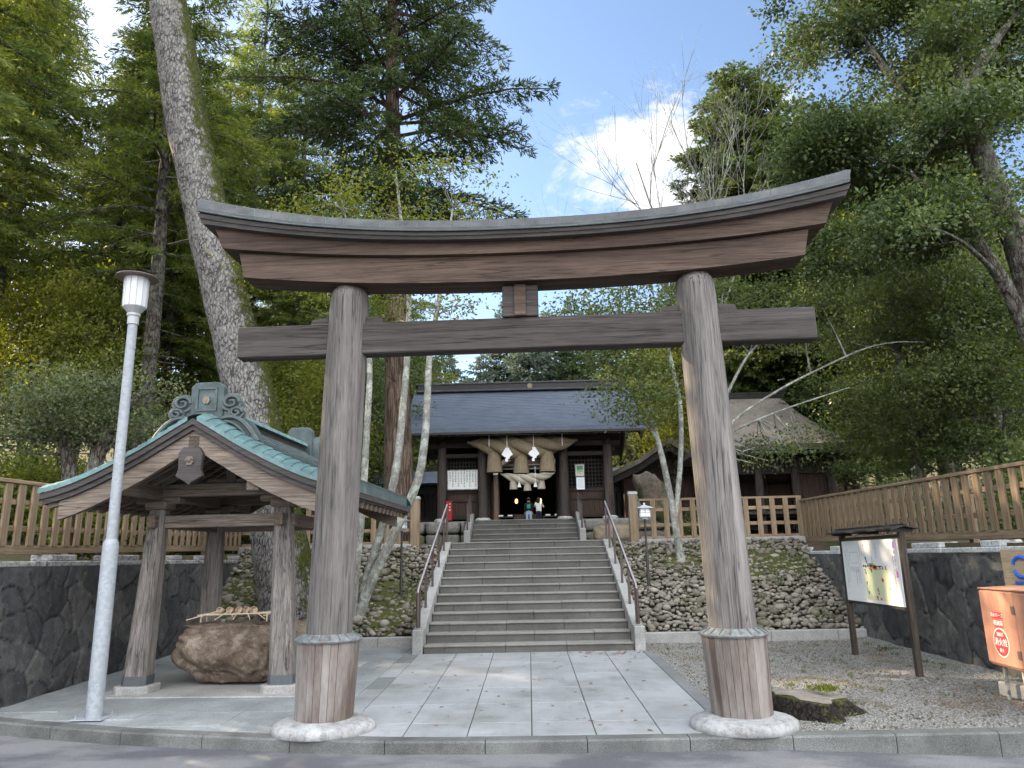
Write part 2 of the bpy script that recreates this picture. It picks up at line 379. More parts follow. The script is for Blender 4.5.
M['ladle'] = plain('new ladle wood', (.52, .38, .28), .7, .2, .1, 40)
M['bamboo'] = plain('bamboo', (.42, .36, .24), .55, .3, .15, 30)
M['skin'] = plain('skin', (.52, .32, .23), .55, .3, .05)
M['hair'] = plain('black hair', (.012, .01, .009), .5, .3)
M['jeans'] = plain('pale blue jeans', (.30, .38, .50), .85, .1)
M['navy'] = plain('navy cloth', (.02, .025, .045), .85, .1)
M['blacktop'] = plain('black cloth', (.018, .018, .02), .85, .1)
M['greenprint'] = plain('green shirt print', (.04, .25, .17), .8, .1)
M['whitetop'] = plain('white cloth', (.66, .65, .64), .85, .1)
def glow(name, c, s):
    m = bpy.data.materials.new(name); m.use_nodes = True; b = m.node_tree.nodes['Principled BSDF']
    b.inputs['Base Color'].default_value = (*c, 1); b.inputs['Emission Color'].default_value = (*c, 1); b.inputs['Emission Strength'].default_value = s
    return m
M['warm'] = glow('lit paper lantern', (1, .48, .16), 1.6)
M['lantern'] = plain('white lantern panel', (.78, .79, .82), .5, .3, .03)
M['dead'] = plain('fallen leaf', (.20, .10, .045), .8, .1, .5, 9)

# ------------------------------------------------------------------ mesh helpers
class MB:
    def __init__(s): s.v = []; s.f = []
    def add(s, vs, fs):
        o = len(s.v); s.v += [tuple(p) for p in vs]; s.f += [tuple(i+o for i in f) for f in fs]; return s
    def box(s, c, d, rz=0, taper=1., rot=None, bev=0.):
        x, y, z = d[0]/2, d[1]/2, d[2]/2
        R = rot if rot is not None else Matrix.Rotation(rz, 3, 'Z')
        if bev <= 0:
            P = [Vector((sx*x*(taper if sz > 0 else 1), sy*y*(taper if sz > 0 else 1), sz*z)) for sz in (-1, 1) for sx, sy in ((-1,-1),(1,-1),(1,1),(-1,1))]
            F = [(3,2,1,0),(4,5,6,7),(0,1,5,4),(1,2,6,5),(2,3,7,6),(3,0,4,7)]
        else:
            b = min(bev, x*.45, y*.45, z*.45); P = []; ids = {}
            for sx in (-1, 1):
                for sy in (-1, 1):
                    for sz in (-1, 1):
                        tp = taper if sz > 0 else 1
                        for k in range(3):
                            p = [sx*x*tp, sy*y*tp, sz*z]
                            for a in range(3):
                                if a != k: p[a] -= (sx, sy, sz)[a]*b
                            ids[(sx, sy, sz, k)] = len(P); P.append(Vector(p))
            F = []
            for k in range(3):
                a, c2 = [q for q in range(3) if q != k]
                for s1 in (-1, 1):
                    q = []
                    for u, v2 in ((-1,-1),(1,-1),(1,1),(-1,1)):
                        t = [0, 0, 0]; t[k] = s1; t[a] = u; t[c2] = v2; q.append(ids[(*t, k)])
                    F.append(tuple(q))
            for k in range(3):           # edges along axis k
                a, c2 = [q for q in range(3) if q != k]
                for u in (-1, 1):
                    for v2 in (-1, 1):
                        t0 = [0,0,0]; t0[k] = -1; t0[a] = u; t0[c2] = v2; t1 = list(t0); t1[k] = 1
                        F.append((ids[(*t0, a)], ids[(*t0, c2)], ids[(*t1, c2)], ids[(*t1, a)]))
            for sx in (-1, 1):
                for sy in (-1, 1):
                    for sz in (-1, 1): F.append(tuple(ids[(sx, sy, sz, k)] for k in range(3)))
        return s.add([R @ p + Vector(c) for p in P], F)
    def beam(s, p0, p1, w, h, upv=(0, 0, 1), bev=0., taper=1.):
        p0, p1 = Vector(p0), Vector(p1); z = (p1-p0); L = z.length; z = z/L
        x = Vector(upv).cross(z)
        if x.length < 1e-4: x = Vector((1, 0, 0)).cross(z)
        x.normalize(); y = z.cross(x)
        R = Matrix((x, y, z)).transposed()
        return s.box((p0+p1)/2, (w, h, L), rot=R, bev=bev, taper=taper)
    def tube(s, pts, r, n=8, cap=True, squash=None):
        pts = [Vector(p) for p in pts]; k = len(pts)
        r = [r]*k if isinstance(r, (int, float)) else r
        u = None; vs = []
        for i, p in enumerate(pts):
            t = (pts[min(i+1, k-1)] - pts[max(i-1, 0)]).normalized()
            if u is None:
                u = t.cross(Vector((0, 1, 0)) if abs(t.y) < .9 else Vector((1, 0, 0))).normalized()
            else:
                u = (u - t*u.dot(t)).normalized()
            w2 = t.cross(u)
            for j in range(n):
                a = 2*math.pi*j/n; vs.append(p + u*(r[i]*math.cos(a)) + w2*(r[i]*math.sin(a)))
        fs = [(i*n+j, i*n+(j+1) % n, (i+1)*n+(j+1) % n, (i+1)*n+j) for i in range(k-1) for j in range(n)]
        if cap: fs += [tuple(range(n))[::-1], tuple((k-1)*n+j for j in range(n))]
        return s.add(vs, fs)
    def lathe(s, prof, c=(0, 0, 0), n=24, ax=None):
        vs = [(c[0]+r*math.cos(2*math.pi*j/n), c[1]+r*math.sin(2*math.pi*j/n), c[2]+z) for r, z in prof for j in range(n)]
        k = len(prof)
        fs = [(i*n+j, i*n+(j+1) % n, (i+1)*n+(j+1) % n, (i+1)*n+j) for i in range(k-1) for j in range(n)]
        fs += [tuple(range(n))[::-1], tuple((k-1)*n+j for j in range(n))]
        return s.add(vs, fs)
    def prism(s, poly, axis, a, b):
        """poly: list of 2d points; extruded along axis from a to b"""
        def P(p, t): return {'x': (t, p[0], p[1]), 'y': (p[0], t, p[1]), 'z': (p[0], p[1], t)}[axis]
        n = len(poly); vs = [P(p, a) for p in poly] + [P(p, b) for p in poly]
        fs = [tuple(range(n))[::-1], tuple(range(n, 2*n))] + [(i, (i+1) % n, n+(i+1) % n, n+i) for i in range(n)]
        return s.add(vs, fs)
    def strip(s, prof_a, prof_b):
        n = len(prof_a); return s.add(list(prof_a)+list(prof_b), [(i, i+1, n+i+1, n+i) for i in range(n-1)])
    def build(s, name, m, parent=None, smooth=False, loc=None, ang=40, bev=0.):
        me = bpy.data.meshes.new(name); me.from_pydata(s.v, [], s.f)
        bm = bmesh.new(); bm.from_mesh(me); bmesh.ops.recalc_face_normals(bm, faces=bm.faces)
        if bev:
            es = [e for e in bm.edges if len(e.link_faces) == 2 and e.calc_face_angle(0) > .6]
            bmesh.ops.bevel(bm, geom=es, offset=bev, segments=1, affect='EDGES', clamp_overlap=True)
        bm.to_mesh(me); bm.free()
        if smooth:
            me.shade_smooth() if hasattr(me, 'shade_smooth') else None
            me.set_sharp_from_angle(angle=rad(ang))
        return link(name, me, m, parent, loc)
def merge(o, mb, m):
    """add surface detail to a part's own mesh under a second material"""
    me = o.data; k = len(me.materials); me.materials.append(m)
    t2 = bpy.data.meshes.new('t'); t2.from_pydata(mb.v, [], mb.f)
    bm = bmesh.new(); bm.from_mesh(me); n0 = len(bm.faces); bm.from_mesh(t2); bm.faces.ensure_lookup_table()
    fs = bm.faces[n0:]; bmesh.ops.recalc_face_normals(bm, faces=fs)
    for f in fs: f.material_index = k; f.smooth = False
    bm.to_mesh(me); bm.free(); bpy.data.meshes.remove(t2); return o
def link(name, me, m, parent=None, loc=None):
    if m is not None: me.materials.append(m)
    o = bpy.data.objects.new(name, me); COL.objects.link(o)
    if parent is not None: o.parent = parent
    if loc is not None: o.location = loc
    return o
def thing(name, label, cat, loc=(0, 0, 0), rz=0, group=None):
    o = bpy.data.objects.new(name, None); COL.objects.link(o); o.location = loc; o.rotation_euler = (0, 0, rz)
    o.empty_display_size = .2
    return tag(o, label, cat, group)
def tag(o, label, cat, group=None):
    o['label'] = label; o['category'] = cat
    if group: o['group'] = group
    return o
def struct(o, kind='structure'): o['kind'] = kind; return o
def copy_tree(o, parent=None):
    c = o.copy(); COL.objects.link(c); c.parent = parent
    for ch in list(o.children): copy_tree(ch, c)
    return c
def text(name, s, size, m, parent, matrix, depth=.001, align='CENTER', sx=1.):
    cu = bpy.data.curves.new(name, 'FONT'); cu.body = s; cu.size = size; cu.extrude = depth
    cu.align_x = align; cu.align_y = 'CENTER'; cu.space_line = .95
    o = bpy.data.objects.new(name, cu); COL.objects.link(o)
    bpy.context.view_layer.update()
    me = bpy.data.meshes.new_from_object(o.evaluated_get(bpy.context.evaluated_depsgraph_get()))
    bpy.data.objects.remove(o)
    me.transform(Matrix.Diagonal((sx, 1, 1, 1))); me.transform(matrix)
    me.materials.clear()
    return link(name, me, m, parent)
def gz(y): return .018*(y-7.7)
def vnoise(p, seed=0, octs=3, scale=1.):
    """cheap smooth value noise for shaping, p (N,3) -> (N,)"""
    rs = np.random.default_rng(seed); outv = np.zeros(p.shape[:-1]); amp = 1.
    for o in range(octs):
        k = rs.normal(size=(5, 3))*scale*(2**o); ph = rs.uniform(0, 6.28, 5)
        outv += amp*np.sin(p @ k.T + ph).mean(-1); amp *= .5
    return outv
# ================================================================== SETTING
def terr(x, y):
    if y > 30: base = 2.7 + max(0, y-62)*.20
    elif y > 22.9: base = 2.62 if abs(x+.1) < 4.2 else 2.0 + (y-22.9)*.08
    elif y > 17.5: base = 1.97
    elif y > 14.4: base = .20 + (y-14.4)/3.1*1.68
    else: base = -.36
    if y <= 22.5 and (x < -6.58 or x > 6.22): base = 1.70 + .02*max(0, y-9)
    if y < 18.2 and abs(x+.05) < 1.95 and y > 13.4: base -= .6
    if y < 8.3 and (x < -6.58 or x > 6.22): base = -.3
    if y < 7.45: base = -.3 - max(0, x-2.5)*.05 if x < 8 else -.58
    if y > 8.3:
        if x < -8: base += min(40, (-x-8)*.15)
        if x > 10: base += min(40, (x-10)*.12)
    return base
xs = sorted(set([-900,-400,-200,-120,-80,-60,-50,-42,-36,-31,-27,-24,-21.5,-19,-17,-15,-13,-11.5,-10,-9,-8,-7.4,-6.9,-6.62,-6.52,-6,-4,-3,-2.05,-1.95,-1,0,1,1.87,1.97,3,4.3,5,5.6,6.15,6.25,6.6,7.2,8,9,10,11.5,13,15,17,19,21.5,24,27,31,36,42,50,60,80,120,200,400,900]))
ys = sorted(set([-400,-150,-60,-25,-10,0,4,7,7.4,7.5,8.2,8.35,9,11,13,13.45,14.3,14.45,15,15.7,16.4,17,17.45,17.6,18.1,18.35,19,20.5,22,22.45,22.6,22.8,23.0,25,28,31,34,38,42,46,50,55,60,70,80,100,130,170,230,320,500,900]))
g = MB(); g.v = [(x, y, terr(x, y)) for y in ys for x in xs]; nx = len(xs)
g.f = [(j*nx+i, j*nx+i+1, (j+1)*nx+i+1, (j+1)*nx+i) for j in range(len(ys)-1) for i in range(nx-1)]
struct(g.build('ground', M['soil'], smooth=True, ang=30))

# road: one gently falling sheet
KP = [(-12, 11.6), (-9, 10.15), (-5.79, 8.65), (-4.2, 8.14), (-2.74, 7.80), (-1.6, 7.60), (-.4, 7.54), (1, 7.54), (2.5, 7.55), (4.5, 7.58), (6.5, 7.6), (12, 7.62)]
def rz_(x): return -.115 - max(0, x-2.3)*.048
rx = [-80, -30, -12, -9, -5.79, -4.2, -2.74, -1.6, -.4, 1, 2.3, 3, 4.5, 6.5, 12, 30, 80]
def ky(x):
    for (a, b), (c, d) in zip(KP, KP[1:]):
        if a <= x <= c: return b+(d-b)*(x-a)/(c-a)
    return KP[0][1] if x < -12 else KP[-1][1]
g = MB()
for i, x in enumerate(rx): g.v += [(x, -60, rz_(min(x, 8))-.05), (x, ky(x)+.06, rz_(min(x, 8)))]
g.f = [(2*i, 2*i+2, 2*i+3, 2*i+1) for i in range(len(rx)-1)]
struct(g.build('road', M['asphalt']))
# kerb: separate granite blocks following the bend
g = MB()
def along(path, step):
    P = [Vector((*p, 0)) for p in path]; outp = [P[0].copy()]; acc = 0
    for a, b in zip(P, P[1:]):
        L = (b-a).length; t = step-acc
        while t <= L: outp.append(a+(b-a)*(t/L)); t += step
        acc = L-(t-step)
    return outp
kp = along(KP, .95)
for a, b in zip(kp, kp[1:]):
    d = (b-a).normalized(); nrm = Vector((-d.y, d.x, 0)); a2 = a+d*.004; b2 = b-d*.004
    za, zb = gz(a.y)+.003, gz(b.y)+.003
    bot = min(rz_(a.x), rz_(b.x))-.06; wd = .19; ch = .018
    pr = [(0, bot), (0, -ch), (ch, 0), (wd, 0), (wd, bot)]
    A = [a2+nrm*u+Vector((0, 0, (za if v > bot else 0)+v)) for u, v in pr]; B = [b2+nrm*u+Vector((0, 0, (zb if v > bot else 0)+v)) for u, v in pr]
    g.add(A+B, [(0,1,2,3,4)[::-1], (5,6,7,8,9)] + [(k, (k+1) % 5, 5+(k+1) % 5, 5+k) for k in range(5)])
struct(g.build('kerb', M['kerb']))

# paving: granite slabs up the middle
def slab_field(name, cells, m, gap=.005, th=.05, bev=.003):
    g = MB(); tone = []
    for (x0, x1, y0, y1) in cells:
        y0b, y1b = y0+gap, y1-gap; x0b, x1b = x0+gap, x1-gap; dz = random.uniform(-.0012, .0012)
        v0 = len(g.v)
        P = [(x0b, y0b), (x1b, y0b), (x1b, y1b), (x0b, y1b)]; Q = [(x0b+bev, y0b+bev), (x1b-bev, y0b+bev), (x1b-bev, y1b-bev), (x0b+bev, y1b-bev)]
        g.add([(x, y, gz(y)-th) for x, y in P]+[(x, y, gz(y)-bev+dz) for x, y in P]+[(x, y, gz(y)+dz) for x, y in Q],
              [(8,9,10,11)]+[(k, (k+1) % 4, 4+(k+1) % 4, 4+k) for k in range(4)]+[(4+k, 4+(k+1) % 4, 8+(k+1) % 4, 8+k) for k in range(4)])
        tone += [random.random()]*(len(g.v)-v0)
    o = g.build(name, m); a = o.data.attributes.new('tone', 'FLOAT', 'POINT'); a.data.foreach_set('value', tone); return struct(o)
def granite_tone(h, v=None):
    v = h.coord(); n = h.noise(v, 170, 3, .8); l = h.noise(v, .8, 6, .65); l2 = h.noise(h.coord((1, .25, 1)), 3, 5, .65); a = h.attr('tone', 'Fac')
    c = h.ramp(n, [(.3, (.21, .216, .222)), (.5, (.28, .287, .294)), (.7, (.355, .361, .367))])
    c = h.mix(h.range(a, 0, 1, 0, .55), c, h.mix(1.0, c, (.72, .74, .73), 'MULTIPLY'))
    c = h.mix(h.range(l, .42, .62, 0, .85), c, h.mix(1.0, c, (.66, .66, .63), 'MULTIPLY'))
    c = h.mix(h.range(h.noise(h.coord(loc=(9, 2, 0)), 2.3, 8, .72), .56, .66, 0, .6), c, h.mix(1.0, c, (.60, .58, .52), 'MULTIPLY'))
    c = h.mix(h.range(l2, .52, .72, 0, .5), c, h.mix(1.0, c, (.72, .70, .66), 'MULTIPLY'))
    return c, n
M['slab'] = mat('granite paving slab', granite_tone, .72, .35, .1, .004)
W6 = [-1.90, -1.263, -.64, -.016, .60, 1.228, 1.86]
rows = [7.72, 8.3, 9.25, 10.2, 11.2, 12.25, 13.37]
cells = [(W6[i], W6[i+1], rows[j]-.0, rows[j+1]) for i in range(6) for j in range(6)]
slab_field('pavement', cells, M['slab'])
M['darkslab'] = speckle('dark border stone', (.15, .155, .155), (.09, .092, .092), (.23, .235, .235), 140, .8, .2, .25)
cells = []
yy = 7.73
while yy < 14.2:
    cells.append((1.86, 2.03, yy, min(yy+.9, 14.22))); yy += .9
yy = 9.0; alt = 0; cl2 = []
while yy < 14.1:
    L = 1.25 if alt % 2 == 0 else .9
    (cl2 if alt % 2 == 0 else cells).append((-2.16, -1.90, yy, min(yy+L, 14.2))); yy += L; alt += 1
cl2.append((-2.16, -1.90, 7.78, 9.0))
slab_field('path_border', cells, M['darkslab'])
slab_field('path_edging', cl2, M['slab'])
M['joint'] = plain('dirty paving joint', (.06, .058, .045), .95, .1, .4, 20)
# left apron: exposed aggregate, with paving joints
cells = []
for x0 in np.arange(-6.6, -2.2, 1.11):
    for y0 in np.arange(7.7, 14.3, 1.3):
        x1, y1 = x0+1.11, y0+1.3
        ly = max(ky(x0), ky(x1))+.17
        if y1 < ly+.1: continue
        cells.append((x0, x1, max(y0, ly), min(y1, 14.3)))
M['aggrt'] = M['aggr']
g = MB()
g.add([(x, ky(x)+.18, gz(ky(x)+.18)-.010) for x in (-9, -5.79, -4.2, -2.74, -1.9)]+[(x, 14.3, gz(14.3)-.010) for x in (-9, -5.79, -4.2, -2.74, -1.9)], [(i, i+1, 6+i, 5+i) for i in range(4)])
struct(g.build('forecourt_bed', M['aggr'])); g = MB()
g.add([(-1.9, 7.72, gz(7.72)-.012), (2.04, 7.72, gz(7.72)-.012), (2.04, 14.3, gz(14.3)-.012), (-1.9, 14.3, gz(14.3)-.012)], [(0,1,2,3)])
struct(g.build('paving_bed', M['joint']))
slab_field('forecourt', cells, M['aggr'], gap=.0025)
g = MB(); 
gx = np.linspace(2.03, 6.2, 40); gy = np.linspace(7.70, 14.4, 60)
P = np.array([(x, y, gz(y)) for y in gy for x in gx]); P[:, 2] += vnoise(P, 3, 4, 1.5)*.016 - .008
P[:, 2] += .05*np.exp(-((P[:, 0]-6.1)/.35)**2)
g.add(P.tolist(), [(j*40+i, j*40+i+1, j*40+41+i, j*40+40+i) for j in range(59) for i in range(39)])
gravel = struct(g.build('gravel_ground', M['gravel'], smooth=True))

# ------------------------------------------------------------------ loose stuff on the ground
def ico(sub):
    bm = bmesh.new(); bmesh.ops.create_icosphere(bm, subdivisions=sub, radius=1.); bm.verts.ensure_lookup_table()
    v = np.array([p.co[:] for p in bm.verts]); f = np.array([[q.index for q in fc.verts] for fc in bm.faces]); bm.free(); return v, f
ICO1, ICO2, ICO3 = ico(1), ico(2), ico(3)
def tri_mesh(name, V, F, m, tone=None, smooth=True, parent=None):
    me = bpy.data.meshes.new(name); me.vertices.add(len(V)); me.vertices.foreach_set('co', np.asarray(V, np.float32).ravel())
    k = F.shape[1]; me.loops.add(F.size); me.loops.foreach_set('vertex_index', F.astype(np.int32).ravel())
    me.polygons.add(len(F)); me.polygons.foreach_set('loop_start', np.arange(0, F.size, k, dtype=np.int32))
    me.polygons.foreach_set('loop_total', np.full(len(F), k, np.int32))
    me.polygons.foreach_set('use_smooth', np.full(len(F), smooth))
    if tone is not None:
        a = me.attributes.new('tone', 'FLOAT', 'POINT'); a.data.foreach_set('value', np.asarray(tone, np.float32))
    me.update(calc_edges=True); me.validate(); return link(name, me, m, parent)
def pebbles(pos, size, base=ICO2, flat=.62, seed=1):
    rs = np.random.default_rng(seed); v0, f0 = base; n = len(pos); shapes = []
    for k in range(10):
        v = np.sign(v0)*np.abs(v0)**.86*(1+.33*vnoise(v0+k*7.1, k, 3, 1.3)[:, None]); shapes.append(v)
    V = np.empty((n, len(v0), 3)); T = np.empty((n, len(v0)))
    for i in range(n):
        a = rs.uniform(0, 6.28); s = size[i]*np.array([rs.uniform(.8, 1.3), rs.uniform(.75, 1.05), rs.uniform(flat-.12, flat+.15)])
        v = shapes[rs.integers(10)]*s; t = rs.normal(0, .28); c, s2 = math.cos(a), math.sin(a)
        z = v[:, 2]*math.cos(t)+v[:, 0]*math.sin(t); x = v[:, 0]*math.cos(t)-v[:, 2]*math.sin(t)
        V[i, :, 0] = x*c-v[:, 1]*s2; V[i, :, 1] = x*s2+v[:, 1]*c; V[i, :, 2] = z
        V[i] += pos[i]; T[i] = rs.beta(2.2, 2.2)
    F = (f0[None]+(np.arange(n)*len(v0))[:, None, None]).reshape(-1, 3)
    return V.reshape(-1, 3), F, T.ravel()
def bank_z(x, y): return .27 + (np.clip(y, 14.4, 17.6)-14.4)/3.2*1.70
def moss_mask(x, y):
    p = np.stack([x, y*1.4, 0*x], -1)
    nz = vnoise(p, 21, 4, 1.1)
    r = np.exp(-(((x-4.9)/1.4)**2+((y-16.8)/.75)**2))*1.0 + np.exp(-(((x-3.0)/.45)**2+((y-16.9)/.5)**2))*.5
    l = np.exp(-(((x+2.75)/.55)**2+((y-15.1)/.9)**2))*1.05 + np.exp(-(((x+5.0)/1.6)**2+((y-15.9)/1.3)**2))*1.5
    return nz*.75 + r + l
# mossy earth under the stones
def bankmoss_b(h):
    v = h.coord(); n = h.noise(v, 45, 6, .75); l = h.noise(v, 5.2, 6, .7); a = h.attr('tone', 'Fac')
    c = h.ramp(n, [(.3, (.022, .025, .009)), (.52, (.062, .072, .020)), (.75, (.125, .13, .042))])
    c = h.mix(h.range(l, .50, .66, 0, .8), c, h.ramp(n, [(.3, (.04, .03, .02)), (.7, (.13, .10, .065))]))
    d = h.ramp(n, [(.3, (.016, .013, .010)), (.7, (.06, .05, .038))])
    return h.mix(a, d, c), n
M['bankmoss'] = mat('bank moss and soil', bankmoss_b, .95, .1, 1.0, .03)
for (xa, xb) in ((-6.6, -2.03), (1.93, 6.2)):
    nx_, ny_ = 90, 64
    X, Y = np.meshgrid(np.linspace(xa, xb, nx_), np.linspace(14.42, 17.62, ny_)); mk = moss_mask(X, Y)
    Z = bank_z(X, Y) - .05 + np.clip(mk-.35, 0, .5)*.17 + vnoise(np.stack([X, Y, 0*X], -1).reshape(-1, 3), 5, 4, 4.).reshape(X.shape)*.02
    V = np.stack([X, Y, Z], -1).reshape(-1, 3); i = np.arange(nx_*ny_).reshape(ny_, nx_)
    F = np.stack([i[:-1, :-1], i[:-1, 1:], i[1:, 1:], i[1:, :-1]], -1).reshape(-1, 4)
    struct(tri_mesh('bank', V, F, M['bankmoss'], np.clip((mk.ravel()-.25)/.4, 0, 1)))
rs = np.random.default_rng(11); pts = []; szs = []
def fill(xa, xb, n, rmin=.034, rmax=.095):
    grid = {}
    for _ in range(n):
        x, y = rs.uniform(xa, xb), rs.uniform(14.44, 17.55); r = (rmin+(rmax-rmin)*rs.random()**1.5)*(1.15 if y < 15.6 else 1)
        mk = moss_mask(np.array([x]), np.array([y]))[0]
        if mk > .50 and rs.random() < .86: continue
        ok = True; kx, ky2 = int(x/.2), int(y/.2)
        for a in (-1, 0, 1):
            for b in (-1, 0, 1):
                for (px, py, pr) in grid.get((kx+a, ky2+b), ()):
                    if (px-x)**2+((py-y)*1.12)**2 < ((pr+r)*.74)**2: ok = False; break
                if not ok: break
            if not ok: break
        if not ok: continue
        grid.setdefault((kx, ky2), []).append((x, y, r)); pts.append((x, y, float(bank_z(x, y))+rs.uniform(-.015, .04))); szs.append(r)
fill(1.98, 6.15, 46000); fill(-6.5, -2.08, 36000)
V, F, T = pebbles(np.array(pts), szs, ICO2, .62)
struct(tri_mesh('cobblestone_bank', V, F, M['cobble'], T), 'stuff')
n = 2600; x = rs.uniform(2.1, 6.0, n); y = rs.uniform(7.8, 14.2, n)
V, F, T = pebbles(np.stack([x, y, gz(y)+.000], -1), rs.uniform(.006, .016, n), ICO1, .7, 5)
struct(tri_mesh('loose_gravel', V, F, M['cobble'], T*.7), 'stuff')
# fallen leaves
def flat_leaves(n, fn, seed, size=(.02, .045)):
    rs2 = np.random.default_rng(seed); V = []; F = []
    for i in range(n):
        x, y, z = fn(rs2); a = rs2.uniform(0, 6.28); s = rs2.uniform(*size); c, s2 = math.cos(a)*s, math.sin(a)*s
        k = len(V); V += [(x-c, y-s2, z+.004), (x-s2*.45, y+c*.45, z+.006+rs2.uniform(0, .01)), (x+c, y+s2, z+.004+rs2.uniform(0, .008)), (x+s2*.45, y-c*.45, z+.006+rs2.uniform(0, .01))]
        F.append((k, k+1, k+2, k+3))
    return np.array(V), np.array(F)
def lf(r):
    u = r.random()
    if u < .16: x, y = r.uniform(-1.8, 1.8), r.uniform(7.8, 13.2)
    elif u < .30: x, y = r.uniform(.8, 2.1), r.uniform(12.9, 13.34)
    elif u < .44: x, y = r.uniform(2.1, 6), 14.25-abs(r.normal(0, .12))
    elif u < .86: y = r.uniform(8.4, 14); x = 5.95-abs(r.normal(0, .5)) + .0
    else: x, y = r.uniform(-6, -2.2), r.uniform(9.4, 14)
    return x, y, gz(y)
V, F = flat_leaves(420, lf, 4)
struct(tri_mesh('fallen_leaves', V, F, M['dead'], None, False), 'stuff')

# ------------------------------------------------------------------ stone staircase
Z0, D0, TR = .084, 13.378, .386
st = thing('stone_staircase', 'broad grey granite staircase of thirteen steps below the landing', 'staircase', (0, D0, 0))
for n in range(1, 14):
    g = MB(); g2 = MB(); y0 = (n-1)*TR; z1 = Z0+.15*n; xa, xb = -1.832, 1.735
    off = .35 if n % 2 else .85; xsn = [xa]
    q = xa+off
    while q < xb-.25: xsn.append(q); q += 1.04
    xsn.append(xb)
    dep = TR+.03 if n < 13 else .6
    for a, b in zip(xsn, xsn[1:]):
        jz = random.uniform(-.003, .003)
        g.box(((a+b)/2, y0+.012+dep/2, z1-.103+jz), (b-a-.005, dep, .148), bev=.004); g2.box(((a+b)/2, y0+dep/2-.006, z1-.0145+jz), (b-a-.005, dep+.012, .029), bev=.006)
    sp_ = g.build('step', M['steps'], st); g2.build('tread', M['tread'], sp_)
for s, xa in ((-1, -2.025), (1, 1.745)):
    g = MB(); poly = [(-.06, .05), (-.06, .49), (.26, .51), (4.72, 2.055), (4.95, 2.06), (4.95, 1.5), (4.7, 1.45)]
    g.prism(poly, 'x', xa, xa+.18); g.build('cheek_wall', M['conc'], st, bev=.012)
# landing and second flight
g = MB()
for i, x0 in enumerate(np.arange(-2.7, 2.5, .9)):
    for y0 in (18.60, 19.5, 20.4): g.box((x0+.45, y0+.44, 1.99), (.892, .872, .085), bev=.004)
struct(g.build('landing', M['steps']))
st2 = thing('stone_staircase', 'narrow upper flight of five grey steps up to the shrine gate', 'staircase', (-.11, 21.45, 2.034))
for n in range(1, 6):
    g = MB(); g2 = MB(); dep = .39 if n < 5 else .75; q1 = (-.5, -.15, -.7)[n % 3]; q2 = (.55, .9, .35)[n % 3]
    for a, b in ((-1.52, q1), (q1, q2), (q2, 1.52)):
        g.box(((a+b)/2, (n-1)*.355+.012+dep/2, .15*n-.103), (b-a-.005, dep, .148), bev=.004); g2.box(((a+b)/2, (n-1)*.355+dep/2-.006, .15*n-.0145), (b-a-.005, dep+.012, .029), bev=.006)
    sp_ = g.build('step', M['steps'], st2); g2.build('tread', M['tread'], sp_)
for s in (-1, 1):
    g = MB(); g.prism([(-.12, -.05), (-.12, .38), (.1, .42), (1.45, .95), (1.6, .95), (1.6, -.05)], 'x', s*1.62-.09, s*1.62+.09); g.build('cheek_wall', M['conc'], st2, bev=.012)
def handrail(label, x, pts, posts, r=.026, br=True):
    t = thing('handrail', label, 'handrail', (x, pts[0][0], pts[0][1]-.6))
    o = Vector((x, pts[0][0], pts[0][1]-.6)); P = [Vector((x, a, b))-o for a, b in pts]
    g = MB(); g.tube(P, r, 10); rl = g.build('rail', M['rail'], t, True)
    if br:
        g = MB(); g.tube([p+Vector((0, 0, r*.62)) for p in P[1:]], r*.72, 8); g.build('bright_top', M['steel'], rl, True)  # brighter strip along the top of the brown rail
    for (y, zb) in posts:
        zt = None
        for (a, b), (c, d) in zip(pts, pts[1:]):
            if min(a, c) <= y <= max(a, c) and abs(c-a) > 1e-3: zt = b+(d-b)*(y-a)/(c-a)
        if zt is None: zt = pts[1][1]
        g = MB(); g.box((0, y-o.y, (zb+zt)/2-o.z), (.042, .042, zt-zb)); g.build('post', M['rail'], t)
def chk(y): return .50+(y-13.6)*.3365
for x, nm in ((-1.945, 'left'), (1.835, 'right')):
    lab = {'left': 'brown handrail with bright top left of the broad steps', 'right': 'brown handrail with bright top right of the broad steps'}[nm]
    handrail(lab, x, [(13.42, .52), (13.42, 1.08), (13.52, 1.16), (18.15, 2.92)], [(y, chk(y)-.01) for y in (13.62, 14.45, 15.45, 16.5, 17.5, 18.1)])
for x, lab in ((-1.73, 'short brown handrail left of the upper steps to the gate'), (1.51, 'short brown handrail right of the upper steps to the gate')):
    handrail(lab, x, [(21.5, 2.5), (21.5, 3.12), (23.0, 3.55)], [(21.55, 2.42), (22.2, 2.7), (22.85, 2.95)], .022, False)
# kerb stones at the foot of the banks
def bank_kerb(label, xa, xb):
    t = thing('bank_kerb', label, 'kerb', (xa, 14.3, .1)); g = MB(); q = xa
    while q < xb-.05:
        L = min(1.2, xb-q); g.box((q+L/2-xa, .07, .06), (L-.006, .15, .26), bev=.012); q += L
    g.build('kerb_stone', M['conc'], t)
bank_kerb('low concrete kerb at the foot of the right cobble bank', 1.93, 6.05)
bank_kerb('low concrete kerb at the foot of the left mossy bank', -6.4, -2.03)

